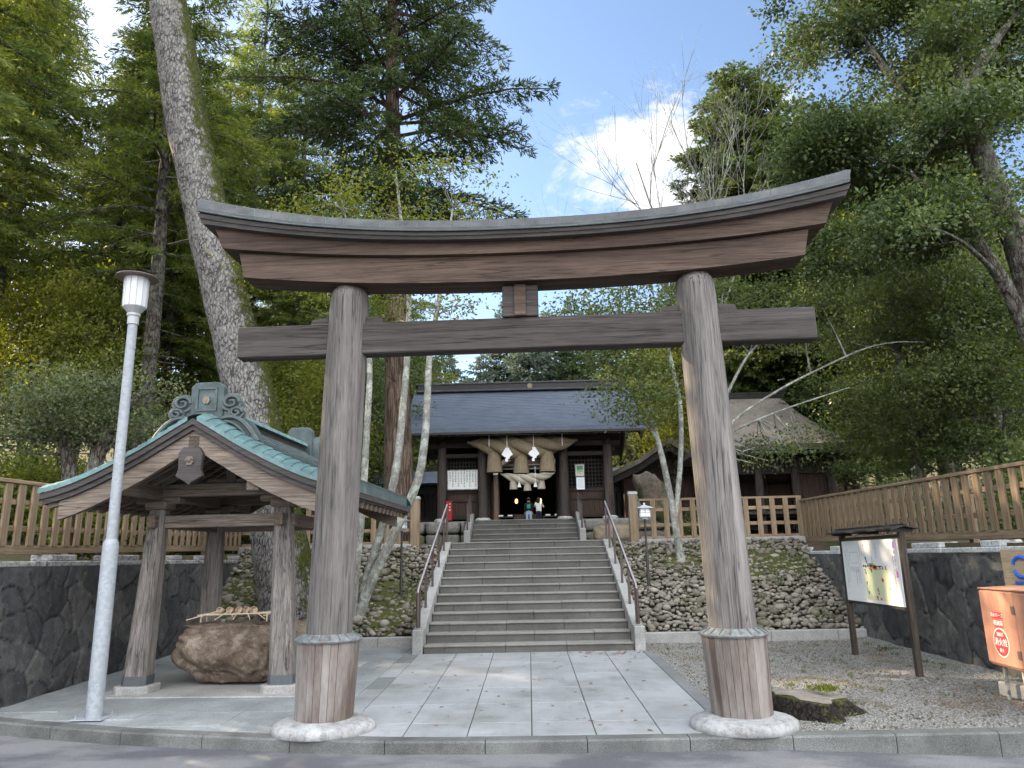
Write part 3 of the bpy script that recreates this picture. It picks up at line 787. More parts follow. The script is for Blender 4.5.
# ------------------------------------------------------------------ retaining walls of fitted dark stones
def stone_wall(label, pa, pb, zb, zt, side, seed, step=.028, lean=.10, cell=.46):
    """front face from pa to pb; side = outward normal sign relative to left-hand normal"""
    pa, pb = np.array(pa, float), np.array(pb, float); L = np.linalg.norm(pb-pa); d = (pb-pa)/L; nn = np.array([-d[1], d[0]])*side
    nu, nv = int(L/step), int((zt-zb)/step); u = np.linspace(0, L, nu); v = np.linspace(0, zt-zb, nv); U, W = np.meshgrid(u, v)
    r = np.random.default_rng(seed); S = []
    for i in np.arange(-cell, L+cell, cell):
        for j in np.arange(-cell*.5, zt-zb+cell, cell*.82):
            S.append((i+r.uniform(-.45, .45)*cell, j+r.uniform(-.42, .42)*cell))
    S = np.array(S); wt = r.uniform(-.09, .09, len(S))
    p = np.stack([U.ravel(), W.ravel(), 0*U.ravel()], -1)
    wob = np.stack([vnoise(p, seed+1, 3, 3.5), vnoise(p, seed+2, 3, 3.5)], -1)*.09
    q = p[:, :2]+wob
    dd = np.sqrt(((q[:, None, :]-S[None])**2*np.array([1, 1.25])).sum(-1))+wt[None]
    o = np.argsort(dd, 1)[:, :2]; f1 = np.take_along_axis(dd, o[:, :1], 1)[:, 0]; f2 = np.take_along_axis(dd, o[:, 1:2], 1)[:, 0]
    e = np.clip((f2-f1-.006)/.030, 0, 1); e = 1-(1-e)**2
    bul = r.uniform(.014, .032, len(S))[o[:, 0]]; tu = r.normal(0, .05, len(S))[o[:, 0]]; tv = r.normal(0, .05, len(S))[o[:, 0]]
    loc = q-S[o[:, 0]]
    depth = e*bul+e*(tu*loc[:, 0]+tv*loc[:, 1])*.5+vnoise(p, seed+5, 5, 7.)*.018
    depth = depth.reshape(U.shape)-lean*(W/(zt-zb))
    XY = pa[None, None]+d*U[..., None]+nn*depth[..., None]
    V = np.concatenate([XY, (zb+W)[..., None]], -1).reshape(-1, 3); idx = np.arange(nu*nv).reshape(nv, nu)
    F = np.stack([idx[:-1, :-1], idx[:-1, 1:], idx[1:, 1:], idx[1:, :-1]], -1).reshape(-1, 4)
    # back and top
    back = np.stack([*(pa[:, None]+d[:, None]*u-nn[:, None]*.32), np.full(nu, zt)], -1); k = len(V)
    V = np.concatenate([V, back]); F = np.concatenate([F, np.stack([idx[-1, :-1], idx[-1, 1:], k+np.arange(1, nu), k+np.arange(nu-1)], -1)])
    for e_ in (0, nu-1):
        fc = idx[:, e_]; bc = np.stack([np.full(nv, back[e_][0]), np.full(nv, back[e_][1]), V[fc][:, 2]], -1); k2 = len(V); V = np.concatenate([V, bc]); b2 = k2+np.arange(nv)
        F = np.concatenate([F, np.stack([fc[:-1], fc[1:], b2[1:], b2[:-1]], -1)])
    tone = np.concatenate([(.25+.75*r.uniform(0, 1, len(S))[o[:, 0]])*np.clip(e*1.6, 0, 1), np.full(nu+2*nv, .5)])
    ob = tri_mesh('retaining_wall', V, F, M['wallfit'], tone); ob.data.set_sharp_from_angle(angle=rad(55))
    return tag(ob, label, 'wall')
def wallfit_b(h):
    v = h.coord(); n = h.noise(v, 7, 8, .7, .3); f = h.noise(v, 60, 5, .75); l = h.noise(h.coord((1, 1, .35)), 1.4, 5, .6); a = h.attr('tone', 'Fac')
    c = h.ramp(h.math('ADD', h.math('MULTIPLY', n, .6), h.math('MULTIPLY', f, .4)), [(.34, (.027, .027, .028)), (.5, (.056, .056, .056)), (.68, (.115, .113, .108))])
    c = h.mix(h.range(a, .0, .5), h.mix(1.0, c, (.34, .34, .35), 'MULTIPLY'), c)
    c = h.mix(h.range(a, .4, 1, 0, .7), c, h.mix(1.0, c, (1.9, 1.8, 1.65), 'MULTIPLY'))
    c = h.mix(h.range(l, .5, .68, 0, .8), c, h.mix(1.0, c, (.50, .52, .58), 'MULTIPLY'))
    mo = h.noise(h.coord(loc=(3, 3, 1)), 2.1, 7, .7); c = h.mix(h.range(mo, .60, .68, 0, .7), c, (.055, .062, .032)); li = h.noise(v, 19, 5, .7); c = h.mix(h.range(li, .64, .70, 0, .6), c, (.24, .24, .22))
    return c, h.math('ADD', n, f)
M['wallfit'] = mat('fitted dark wall stone', wallfit_b, .82, .3, .5, .015)
wl_ = stone_wall('dark fitted stone retaining wall left behind the water pavilion', (-6.36, 8.2), (-6.36, 16.9), -.05, 1.66, -1, 31)
wr_ = stone_wall('dark fitted stone retaining wall right behind the map board', (6.04, 8.2), (6.04, 16.9), -.05, 1.60, 1, 77, cell=.5)
for own, a_, b_, zt_, sd_ in ((wl_, (-14, 8.18), (-6.50, 8.18), 1.66, 41), (wr_, (6.17, 8.18), (14, 8.18), 1.60, 42)):
    q_ = stone_wall('x', a_, b_, -.32, zt_, -1, sd_, step=.045); q_.name = 'return_face'; del q_['label']; del q_['category']; q_.parent = own
def wall_cap(label, x, wd, y0, y1, zb, m, sgn):
    t = thing('wall_coping', label, 'coping', (x, y0, zb)); q = y0; k = 0
    while q < y1:
        L = random.uniform(.5, 1.1); L = min(L, y1-q)
        g = MB(); g.box((0, q+L/2-y0, .035), (wd, L-.012, .075), bev=.012)
        if k % 2 == 0: g.box((-sgn*.02, q+L/2-y0, .115), (wd*.9, L*.8, .088), bev=.014)
        g.build('coping_block', m, t); q += L; k += 1
wall_cap('pale worn coping blocks along the top of the right wall', 6.29, .34, 8.25, 17.3, 1.605, M['pale'], -1)
M['paledark'] = speckle('stained coping stone', (.33, .325, .31), (.10, .10, .09), (.52, .51, .50), 14, .85, .35, .45)
wall_cap('stained pale coping blocks along the top of the left wall', -6.66, .34, 8.25, 17.3, 1.665, M['paledark'], 1)

# ------------------------------------------------------------------ fences
def slope_at(y): return .0155*(y-9.7)
def long_fence(label, x, y0, y1, zb, h, face, pitch, pw, back=False):
    t = thing('wooden_fence', label, 'fence', (x, y0, zb))
    def zz(y): return slope_at(y+y0)
    a, b = 0, y1-y0
    for nm, z, w_, hh, dx in (('base_rail', .05, .10, .11, 0), ('rail', h*.36, .045, .075, 0), ('rail', h*.74, .045, .075, 0), ('cap_rail', h+.025, .15, .05, 0)):
        g = MB(); g.beam((dx, a, z+zz(a)), (dx, b, z+zz(b)), w_, hh, bev=.006); g.build(nm, M['fencex'], t)
    g = MB(); g.box((0, 0, h/2), (.034, pw, h-.10), bev=.005); me = None; k = 0
    base = g.build('picket', M['fence'], t); me = base; q = .08; first = True
    while q < b:
        o = base if first else base.copy()
        if not first: COL.objects.link(o); o.parent = t
        first = False
        o.location = (face*.042, q, zz(q)+.05+random.uniform(-.006, .006)); o.rotation_euler = (random.gauss(0, .007), 0, random.gauss(0, .02))
        if back:
            o2 = base.copy(); COL.objects.link(o2); o2.parent = t; o2.location = (-face*.042, q+pitch/2, zz(q)+.05+random.uniform(-.006, .006)); o2.rotation_euler = (random.gauss(0, .007), 0, 0)
        q += pitch
    q = .9
    while q < b:
        g = MB(); g.box((-face*.10, q, h/2-.08+zz(q)), (.10, .11, h+.1), bev=.008); g.build('post', M['fence'], t); q += 2.4
long_fence('long tan close-boarded fence on top of the right wall', 6.33, 7.9, 17.62, 1.775, .90, -1, .272, .135, True)
long_fence('long tan open picket fence on top of the left wall', -6.72, 7.9, 17.62, 1.83, .90, 1, .265, .13)
def cross_fence(label, xa, xb, y, zb, postx):
    t = thing('wooden_fence', label, 'fence', (xa, y, zb)); L = xb-xa
    for nm, z, w_, hh in (('cap_rail', .91, .13, .05), ('rail', .68, .05, .08), ('rail', .33, .05, .08), ('base_rail', .03, .10, .10)):
        g = MB(); g.beam((0, 0, z), (L, 0, z), hh if False else w_, hh, bev=.006); g.build(nm, M['fencerail'], t)
    g = MB(); g.box((0, 0, .46), (.115, .036, .86), bev=.005); base = g.build('picket', M['fence'], t); q = .32; first = True
    while q < L-.05:
        o = base if first else base.copy()
        if not first: COL.objects.link(o); o.parent = t
        first = False; o.location = (q, -.045, random.uniform(-.006, .006)); q += .305
    p = thing('gate_post', 'square tan post with pale cap ending the %s cross fence' % ('right' if postx > 0 else 'left'), 'post', (postx, y, zb-.05))
    g = MB(); g.box((0, 0, .54), (.20, .20, 1.08), bev=.012); g.build('shaft', M['fence'], p)
    g = MB(); g.box((0, 0, 1.115), (.22, .22, .07), bev=.03); g.build('cap', M['greymetal'], p)
    g = MB(); g.box((L/2, 0, -.06), (L+.1, .28, .16), bev=.015); g.build('plinth', M['conc'], t)
cross_fence('tan open rail fence along the top of the right bank', 2.56, 6.30, 17.66, 2.0, 2.43)
cross_fence('tan open rail fence along the top of the left bank', -6.66, -2.76, 17.66, 2.0, -2.63)
# ================================================================== TORII
T_YAW = rad(-2.0)
tor = thing('torii_gate', 'large weathered wooden torii gate with curved copper clad lintel over the path', 'torii', (-.03, 8.06, 0), T_YAW)
def curve_beam(name, m, half_b, half_t, zb, zt, y0, y1, parent, n=48, pw=2.3, rise_b=0., rise_t=0., prof=None):
    """lintel piece whose underside and top lift towards the ends"""
    g = MB(); K = 4 if prof is None else len(prof); rows_ = []
    for i in range(n+1):
        s = -1+2*i/n; a = abs(s)**pw
        xb, xt = s*half_b, s*half_t; b, t = zb+rise_b*a, zt+rise_t*a
        if prof is None: pr = [(y0, 0), (y1, 0), (y1, 1), (y0, 1)]
        else: pr = prof
        rows_ += [(xb+(xt-xb)*v, yv, b+(t-b)*v) for yv, v in pr]
    fs = [(i*K+j, i*K+(j+1) % K, (i+1)*K+(j+1) % K, (i+1)*K+j) for i in range(n) for j in range(K)] + [tuple(range(K))[::-1], tuple(n*K+j for j in range(K))]
    g.add(rows_, fs); return g.build(name, m, parent, bev=0)
curve_beam('lower_lintel', M['kasagi'], 3.12, 3.19, 4.645, 4.945, -.24, .13, tor, rise_b=.165, rise_t=.165)
curve_beam('upper_lintel', M['kasagi'], 3.36, 3.46, 4.949, 5.09, -.31, .31, tor, rise_b=.195, rise_t=.31)
rf = curve_beam('lintel_roof', M['pavdark'], 3.57, 3.62, 5.085, 5.155, -.42, .42, tor, rise_b=.33, rise_t=.375,
                prof=[(-.40, 0), (.40, 0), (.415, .48), (.43, .5), (.44, 1), (-.44, 1), (-.43, .5), (-.415, .48)])
cl = curve_beam('copper_cladding', M['coptorii'], 3.60, 3.72, 5.158, 5.425, -.46, .46, rf, rise_b=.38, rise_t=.43,
                prof=[(-.46, 0), (.46, 0), (.455, .16), (.42, .20), (.36, .62), (.33, .66), (.14, 1), (-.14, 1), (-.33, .66), (-.36, .62), (-.42, .20), (-.455, .16)])
g = MB()                                                      # raised seams of the copper sheets
for i in range(-17, 18):
    s = (i+.5)/17.5*.985; a = abs(s)**2.3
    for sgn in (-1, 1):
        P = [(s*(3.60+.12*v), sgn*(yv+.001), 5.158+.267*v+(.38+.05*v)*a) for v, yv in ((.20, .42), (.62, .36), (.66, .33), (1, .14))]
        g.tube(P, .004, 4)
merge(cl, g, M['copdark'])
g = MB()
for sgn in (-1, 1):
    for v, yv, rr in ((.18, .44, .007), (.64, .346, .006), (.02, .464, .008)):
        g.tube([(s*(3.60+.12*v), sgn*yv, 5.158+.267*v+(.38+.05*v)*abs(s)**2.3) for s in np.linspace(-1, 1, 41)], rr, 5)
merge(cl, g, M['copdark'])
g = MB(); g.box((0, 0, 4.085), (6.42, .20, .36), bev=.012); g.build('tie_beam', M['nuki'], tor)
g = MB(); g.box((0, -.0, 4.45), (.40, .26, .365), bev=.01); st_ = g.build('centre_strut', M['nuki'], tor)
g = MB(); g.box((0, -.145, 4.45), (.13, .03, .36), bev=.004); g.build('raised_strip', M['kasagi'], st_)
for s in (-1, 1):
    P0, P1 = Vector((s*2.095, 0, .10)), Vector((s*1.955, 0, 4.72)); ax = P1-P0
    def at(z): return P0+ax*((z-.10)/4.62)
    n = 40; zs_ = [.80, 1.5, 2.3, 3.1, 3.9, 4.4, 4.56, 4.64, 4.70, 4.715]; rr = [.236, .233, .230, .226, .222, .219, .215, .202, .17, .10]
    g = MB(); g.tube([at(z) for z in zs_], rr, n, True); pl = g.build('pillar', M['pillar'], tor, True, ang=50)
    for q in (-1, 1):                                                   # wedges either side of the pillar
        c = at(4.31); g = MB(); xa = c.x+q*.21; xb2 = c.x+q*.42
        g.prism([(xa, 4.267), (xb2, 4.267), (xb2-q*.02, 4.335), (xa, 4.352)], 'y', -.062, .062); g.build('wedge', M['nuki'], tor, bev=.006)
    sk = MB(); nb = 26; c0, c1 = at(.115), at(.86)
    for k in range(nb):                                                 # skirt of upright boards round the foot
        a0, a1 = 2*math.pi*k/nb+.006, 2*math.pi*(k+1)/nb-.006; dr = random.uniform(-.004, .004)
        vs_ = []
        for c, r in ((c0, .292+dr), (c1, .318+dr)):
            for a, ri in ((a0, 0), (a1, 0), (a1, -.035), (a0, -.035)): vs_.append((c.x+(r+ri)*math.cos(a), c.y+(r+ri)*math.sin(a), c.z+random.uniform(-.002, .002)))
        sk.add(vs_, [(0,1,2,3), (4,5,6,7), (0,1,5,4), (1,2,6,5), (2,3,7,6), (3,0,4,7)])
    skt = sk.build('board_skirt', M['wrap'], tor); tv_ = np.repeat(np.random.default_rng(17+s).random(nb)*.8, 8); at_ = skt.data.attributes.new('tone', 'FLOAT', 'POINT'); at_.data.foreach_set('value', tv_.astype(np.float32))
    c = at(.885); g = MB(); n = 40
    prof = [(.335, -.03), (.345, -.012), (.343, .0), (.25, .05), (.238, .052), (.236, .03), (.30, -.03)]
    for r, z in prof:
        for k in range(n): a = 2*math.pi*k/n; g.v.append((c.x+r*math.cos(a), r*math.sin(a), c.z+z))
    m_ = len(prof); g.f = [(i*n+j, i*n+(j+1) % n, ((i+1) % m_)*n+(j+1) % n, ((i+1) % m_)*n+j) for i in range(m_) for j in range(n)]
    rg = g.build('copper_collar', M['copring'], tor)
    g = MB()
    for k in range(20):
        a = 2*math.pi*k/20; g.tube([(c.x+.338*math.cos(a), .338*math.sin(a), c.z+.004), (c.x+.255*math.cos(a), .255*math.sin(a), c.z+.052)], .006, 5)
    merge(rg, g, M['copdark'])
    V = ICO3[0].copy(); nzv = vnoise(V*1.5, 40+s, 3, 1.3)
    rr_ = .53*(1+.025*nzv); V2 = np.stack([P0.x+V[:, 0]*rr_, V[:, 1]*rr_*.92, np.sign(V[:, 2])*np.abs(V[:, 2])**.50*.135*(1+.03*nzv)], -1)
    V2[:, 2] = np.maximum(V2[:, 2], -.012)
    o = tri_mesh('foot_stone', V2, ICO3[1], M['footstone'], None, True, tor)

# ================================================================== WATER PAVILION
PV = thing('water_pavilion', 'open timber purification pavilion with verdigris copper gable roof', 'pavilion', (-4.04, 11.2, .065), rad(-2.5))
PR = [(0, 3.42), (.28, 3.255), (.6, 3.06), (.94, 2.88), (1.2, 2.755), (1.45, 2.65), (1.68, 2.578), (1.88, 2.535)]
def pz(u):
    u = abs(u)
    for (a, b), (c, d) in zip(PR, PR[1:]):
        if u <= c: return b+(d-b)*(u-a)/(c-a)
    return PR[-1][1]
V0, V1 = -2.15, 2.2
M['shoe'] = plain('dark stained copper shoe', (.055, .062, .066), .5, .4, .25)
def octa(sx, sy, ch): return [(-sx+ch, -sy), (sx-ch, -sy), (sx, -sy+ch), (sx, sy-ch), (sx-ch, sy), (-sx+ch, sy), (-sx, sy-ch), (-sx, -sy+ch)]
for su in (-1, 1):
    for sv in (-1, 1):
        c0, c1 = Vector((su*.965-.09, sv*.97, .10)), Vector((su*.875-.125, sv*.88, 2.33))
        g = MB(); A = octa(.158, .158, .060); B = octa(.112, .112, .04)
        g.add([(c0.x+x, c0.y+y, .10) for x, y in A]+[(c1.x+x, c1.y+y, 2.33) for x, y in B], [tuple(range(8))[::-1], tuple(range(8, 16))]+[(k, (k+1) % 8, 8+(k+1) % 8, 8+k) for k in range(8)])
        po = g.build('post', M['pavz'], PV, bev=.01)
        g = MB(); A = octa(.165, .165, .062); B = octa(.161, .161, .061)
        g.add([(c0.x+x, c0.y+y, .085) for x, y in A]+[(c0.x-su*.006+x, c0.y-sv*.005+y, .20) for x, y in B], [tuple(range(8))[::-1], tuple(range(8, 16))]+[(k, (k+1) % 8, 8+(k+1) % 8, 8+k) for k in range(8)])
        g.build('copper_shoe', M['shoe'], po)
        g = MB(); A = [(c0.x+x, c0.y+y) for x, y in octa(.235, .235, .08)]; g.prism(A, 'z', -.05, .085); g.build('base_stone', M['conc'], po, bev=.015)
        g = MB(); g.box((c1.x, c1.y, 2.385), (.30, .30, .11), bev=.02); g.box((c1.x, c1.y, 2.455), (.62, .20, .09), bev=.02); g.build('bracket', M['pavx'], PV)
for sv in (-1, 1):
    g = MB(); g.box((-.10, sv*.90, 2.585), (2.62, .19, .165), bev=.012); g.build('tie_beam', M['pavx'], PV)
    g = MB(); g.box((-.115, sv*.885, 2.165), (2.06, .11, .165), bev=.008); g.build('rail_beam', M['pavx'], PV)
    g = MB(); g.box((0, sv*.86, 2.83), (.15, .15, .32), bev=.008); g.build('king_post', M['pavz'], PV)
    g = MB(); g.box((0, sv*.86, 2.70), (.70, .13, .07), bev=.02); g.build('king_bracket', M['pavx'], PV)
for su in (-1, 1):
    g = MB(); g.box((su*.88-.12, 0, 2.165), (.11, 2.2, .165), bev=.008); g.build('side_rail', M['pavy'], PV)
    g = MB(); g.box((su*.875-.12, 0, 2.56), (.16, 4.0, .20), bev=.012); g.build('wall_plate', M['pavy'], PV)
g = MB(); g.box((0, 0, 3.06), (.16, 4.1, .20), bev=.012); g.build('ridge_beam', M['pavy'], PV)
# rafters, sheathing, fascia, barge boards
raf = {}
for su in (-1, 1):
    first = None
    for k in range(17):
        v = V0+.14+k*(V1-V0-.28)/16
        if first is None:
            g = MB(); us = [.05, .6, .94, 1.45, 1.80]
            for a, b in zip(us, us[1:]): g.beam((su*a, 0, pz(a)-.215), (su*b, 0, pz(b)-.215), .07, .085)
            first = g.build('rafter', M['pavx'], PV); first.location = (0, v, 0)
        else:
            o = first.copy(); COL.objects.link(o); o.parent = PV; o.location = (0, v, 0)
        first = first
def prof_slab(name, m, top, bot, v0, v1, parent, u1=1.88, drop=0.):
    us = np.linspace(-u1, u1, 41); g = MB()
    A = [(u, v0, pz(u)+top) for u in us]; B = [(u, v1, pz(u)+top) for u in us]; C = [(u, v0, pz(u)+bot) for u in us]; D = [(u, v1, pz(u)+bot) for u in us]
    n = len(us); g.v = A+B+C+D
    for i in range(n-1):
        g.f += [(i, i+1, n+i+1, n+i), (2*n+i, 3*n+i, 3*n+i+1, 2*n+i+1), (i, 2*n+i, 2*n+i+1, i+1), (n+i, n+i+1, 3*n+i+1, 3*n+i)]
    g.f += [(0, n, 3*n, 2*n), (n-1, 3*n-1, 4*n-1, 2*n-1)]
    return g.build(name, m, parent)
prof_slab('roof_boarding', M['pavdark'], -.115, -.165, V0+.08, V1-.08, PV, 1.84)
VE, LIFT = .36, .10
roof = prof_slab('copper_roof', M['copdark'], LIFT-.012, -.06, V0+VE, V1-VE, PV)
for sv, v in ((-1, V0), (1, V1)):
    e = -sv
    prof_slab('gable_fascia', M['pavdark'], -.062, -.135, *sorted((v+e*.02, v+e*.20)), PV, 1.87)
    prof_slab('gable_fascia', M['pavdark'], -.137, -.20, *sorted((v+e*.055, v+e*.20)), PV, 1.85)
    prof_slab('barge_board', M['pavx'], -.203, -.43, *sorted((v+e*.10, v+e*.17)), PV, 1.66)
for su in (-1, 1):
    g = MB(); g.box((su*1.845, (V0+V1)/2, pz(1.85)-.10), (.06, V1-V0-.1, .075), bev=.004); g.build('eave_board', M['pavdark'], PV)
# copper tiles in courses
tl = MB(); tiles_edge = {(s_, v_): MB() for s_ in (-1, 1) for v_ in (0, 1)}; ncs = 15
arc = np.linspace(0, 1, ncs+1)
for su in (-1, 1):
    for i in range(ncs):
        ua, ub = .06+(1.885-.06)*arc[i], .06+(1.885-.06)*arc[i+1]
        q = V0+VE; k = 0
        while q < V1-VE-.01:
            L = .30 if not (k == 0 and i % 2) else .15
            L = min(L, V1-VE-q); v0_, v1_ = q+.004, q+L-.004
            dz = random.uniform(-.0015, .0015)
            P = [(su*ua, v0_, pz(ua)+LIFT-.004+dz), (su*ub, v0_, pz(ub)+LIFT+.010+dz), (su*ub, v1_, pz(ub)+LIFT+.010+dz), (su*ua, v1_, pz(ua)+LIFT-.004+dz), (su*ub, v0_, pz(ub)+LIFT-.012), (su*ub, v1_, pz(ub)+LIFT-.012)]
            tl.add(P, [(0,1,2,3), (1,4,5,2)])
            q += L; k += 1
        for va, vb in ((V0, V0+VE), (V1, V1-VE)):             # verge tiles roll down towards the gable
            sh_ = .10*(1 if va < 0 else 1); mid = va+(vb-va)*.45
            def zt(u, f, l): return pz(u)+l+f
            Lm = LIFT*.62
            P = [(su*ua, va, zt(ua, -.012, 0)), (su*ub, va, zt(ub, .004, 0)), (su*ub, mid, zt(ub, .006, Lm)), (su*ua, mid, zt(ua, -.010, Lm)), (su*ub, vb, zt(ub, .008, LIFT)), (su*ua, vb, zt(ua, -.008, LIFT)), (su*ub, va, pz(ub)-.06), (su*ua, va, pz(ua)-.06), (su*ub, mid, zt(ub, -.015, Lm)), (su*ub, vb, zt(ub, -.012, LIFT)), (su*ub, va, zt(ub, -.014, 0))]
            tiles_edge[(su, int(va > 0))].add(P, [(0,1,2,3), (3,2,4,5), (0,7,6,1), (1,10,8,2), (2,8,9,4)])
tl.build('tile', M['copdark'], roof)
def bright_b(h):
    v = h.coord(); n = h.noise(v, 7, 6, .65)
    return h.ramp(n, [(.3, (.060, .110, .112)), (.55, (.098, .175, .178)), (.75, (.155, .25, .255))]), n
M['copbright'] = mat('bright verdigris edge tiles', bright_b, .5, .4, .1)  # verge tiles a brighter green than the main roof
for e_ in tiles_edge.values(): e_.build('verge_tiling', M['copbright'], roof)
# ridge box and end ornaments
g = MB(); g.box((0, 0, 3.43), (.20, 3.34, .22), bev=.006); rg = g.build('ridge', M['pavdark'], PV)
g = MB(); g.box((0, 0, 3.315), (.44, 3.36, .03), bev=.006); g.box((0, 0, 3.35), (.34, 3.34, .035), bev=.006)
g.prism([(-.17, 3.545), (.17, 3.545), (.15, 3.60), (.06, 3.63), (-.06, 3.63), (-.15, 3.60)], 'y', -1.68, 1.68); g.build('ridge_cap', M['copper'], rg)
def copscroll_b(h):
    n = h.noise(h.coord(), 9, 6, .7); return h.ramp(n, [(.3, (.042, .050, .051)), (.55, (.066, .083, .084)), (.75, (.11, .145, .145))]), n
M['copscroll'] = mat('weathered copper scrollwork', copscroll_b, .55, .4, .15)
def ornament(v, sgn):
    g = MB(); g.prism([(-.165, 3.30), (.165, 3.30), (.165, 3.80), (.115, 3.86), (-.115, 3.86), (-.165, 3.80)], 'y', v-.07, v+.07)
    o = g.build('ridge_ornament', M['copdark'], PV, bev=.012)
    g = MB(); yy_ = v+sgn*.075
    for a, b in (((-.095, 3.52), (-.095, 3.77)), ((.095, 3.52), (.095, 3.77)), ((-.095, 3.78), (.095, 3.78)), ((-.095, 3.51), (.095, 3.51))):
        g.box(((a[0]+b[0])/2, yy_, (a[1]+b[1])/2), (abs(b[0]-a[0])+.022, .02, abs(b[1]-a[1])+.022))
    for s in (-1, 1):                                   # cloud scrolls
        for cx, cz, r in ((s*.245, 3.60, .085), (s*.30, 3.475, .062)):
            P = [(cx+s*(-1)*0+math.cos(t)*r*(1-.09*t), yy_, cz+math.sin(t)*r*(1-.09*t)) for t in np.linspace(0, 8.5, 34)]
            g.tube(P, .016, 6)
            g.tube([(cx+math.cos(t)*r*1.12, yy_-sgn*.03, cz+math.sin(t)*r*1.12) for t in np.linspace(0, 6.28, 25)], .022, 6)
        P = [(s*(.17+.36*t), yy_, 3.405-.30*t*t+.05*math.sin(t*3)) for t in np.linspace(0, 1, 14)]; g.tube(P, .026, 6)
        P = [(s*(.19+.27*t), yy_, 3.37-.26*t*t) for t in np.linspace(0, 1, 12)]; g.tube(P, .016, 6)
        P = [(s*.50+s*math.cos(t)*.05*(1-.1*t), yy_, 3.13+math.sin(t)*.05*(1-.1*t)) for t in np.linspace(1.5, 8, 24)]; g.tube(P, .018, 6)
    g.build('scroll', M['copscroll'], o, True)
    for s in (-1, 1):
        g = MB(); g.prism([(s*.16, 3.69), (s*.25, 3.685), (s*.33, 3.62), (s*.36, 3.52), (s*.36, 3.42), (s*.45, 3.36), (s*.53, 3.22), (s*.56, 3.10), (s*.49, 3.075), (s*.16, 3.25)][::(1 if s > 0 else -1)], 'y', v-.035, v+.045)
        g.build('scroll_plate', M['copdark'], o)
    g = MB()
    for k in range(6):
        a = k*math.pi/3; g.lathe([(.001, -.01), (.022, -.008), (.022, .008), (.001, .012)], (math.cos(a)*.030, math.sin(a)*.030, 0), 10)
    g.lathe([(.001, -.008), (.018, -.004), (.018, .014), (.001, .018)], (0, 0, 0), 10)
    c = g.build('crest', M['gold'], o, True); c.matrix_local = Matrix.Translation((0, v+sgn*.085, 3.65)) @ Matrix.Rotation(rad(90)*(1 if sgn < 0 else -1), 4, 'X')
    for q in [o]+list(o.children):
        if q.name.startswith('crest'): continue
        q.data.transform(Matrix.Translation((0, 0, 3.30)) @ Matrix.Diagonal((1.32, 1.0, 1.06, 1)) @ Matrix.Translation((0, 0, -3.30)))
ornament(V0+VE+.06, -1); ornament(V1-VE-.06, 1)
# gable pendant
for v, sgn in ((V0+.06, -1), (V1-.06, 1)):
    g = MB(); g.prism([(-.10, 3.0), (.10, 3.0), (.155, 2.92), (.145, 2.72), (.175, 2.64), (.10, 2.60), (.05, 2.575), (0, 2.53), (-.05, 2.575), (-.10, 2.60), (-.175, 2.64), (-.145, 2.72), (-.155, 2.92)], 'y', v-.035, v+.035)
    o = g.build('gable_pendant', M['pavdark'], PV, bev=.01)
    g = MB()
    for k in range(6):
        a = k*math.pi/3; g.lathe([(.001, -.01), (.025, -.008), (.025, .008), (.001, .012)], (math.cos(a)*.034, math.sin(a)*.034, 0), 10)
    g.lathe([(.001, -.008), (.02, -.004), (.02, .014), (.001, .018)], (0, 0, 0), 10)
    c = g.build('crest', M['pavx'], o, True); c.matrix_local = Matrix.Translation((0, v+sgn*.042, 2.83)) @ Matrix.Rotation(rad(90)*(1 if sgn < 0 else -1), 4, 'X')
# pad, basin rock, ladles
g = MB(); pc = [(-5.55, 9.92), (-2.72, 9.80), (-2.62, 12.55), (-5.45, 12.67)]
g.add([(x, y, gz(y)-.05) for x, y in pc]+[(x, y, gz(y)+.014) for x, y in pc], [(3,2,1,0), (4,5,6,7)]+[(k, (k+1) % 4, 4+(k+1) % 4, 4+k) for k in range(4)])
struct(g.build('pavilion_pad', M['conc'], None, bev=.006))
V = ico(6)[0]; F = ico(6)[1]
def ridged(p, seed, o, s): return 1-2*np.abs(vnoise(p, seed, o, s))
nzv = vnoise(V, 60, 4, 1.7); n2 = ridged(V*np.array([1, 1, 1.6]), 66, 4, 2.6); n3 = vnoise(V, 69, 5, 9.)
n4 = ridged(V, 64, 3, 5.5); r_ = 1+.17*nzv+.13*n2+.07*n4+.05*n3+.03*ridged(V, 68, 3, 14.)
P = np.sign(V)*np.abs(V)**.70*r_[:, None]*np.array([.69, .56, .50])
lowf = np.clip(-P[:, 2]/.36, 0, 1)**1.3
P[:, 0] = P[:, 0]*(1-.24*lowf)+.08*lowf; P[:, 1] *= 1-.35*lowf
P[:, 0] -= .10*np.exp(-((P[:, 2]-.04)/.14)**2)*np.clip(-P[:, 0], 0, 1)
cap = .38+.03*n2+.012*n3+.04*P[:, 0]; hi = P[:, 2] > cap
P[hi, 2] = cap[hi]+(P[hi, 2]-cap[hi])*.15
bowl = np.exp(-((P[:, 0]/.40)**4+((P[:, 1]-.05)/.28)**4)); P[hi, 2] -= .14*bowl[hi]
P[:, 2] = np.maximum(P[:, 2], -.335)
P += np.array([-4.13, 10.98, .44])
tag(tri_mesh('basin_rock', P, F, M['rockbrown']), 'rough brown boulder hollowed as a water basin inside the pavilion', 'rock')
g = MB(); g.lathe([(.001, 0), (.36, 0), (.36, -.01), (.001, -.01)], (0, 0, 0), 24); o = g.build('basin_water', M['water']); o.scale = (1.05, .75, 1); o.location = (-4.13, 11.03, .76); struct(o)
V = ICO3[0]; nzv = vnoise(V, 71, 4, 1.7); P = V*(1+.15*nzv)[:, None]*np.array([.42, .30, .16])+np.array([-3.62, 11.62, .66])
P[:, 2] = np.minimum(P[:, 2], .84+.02*nzv)
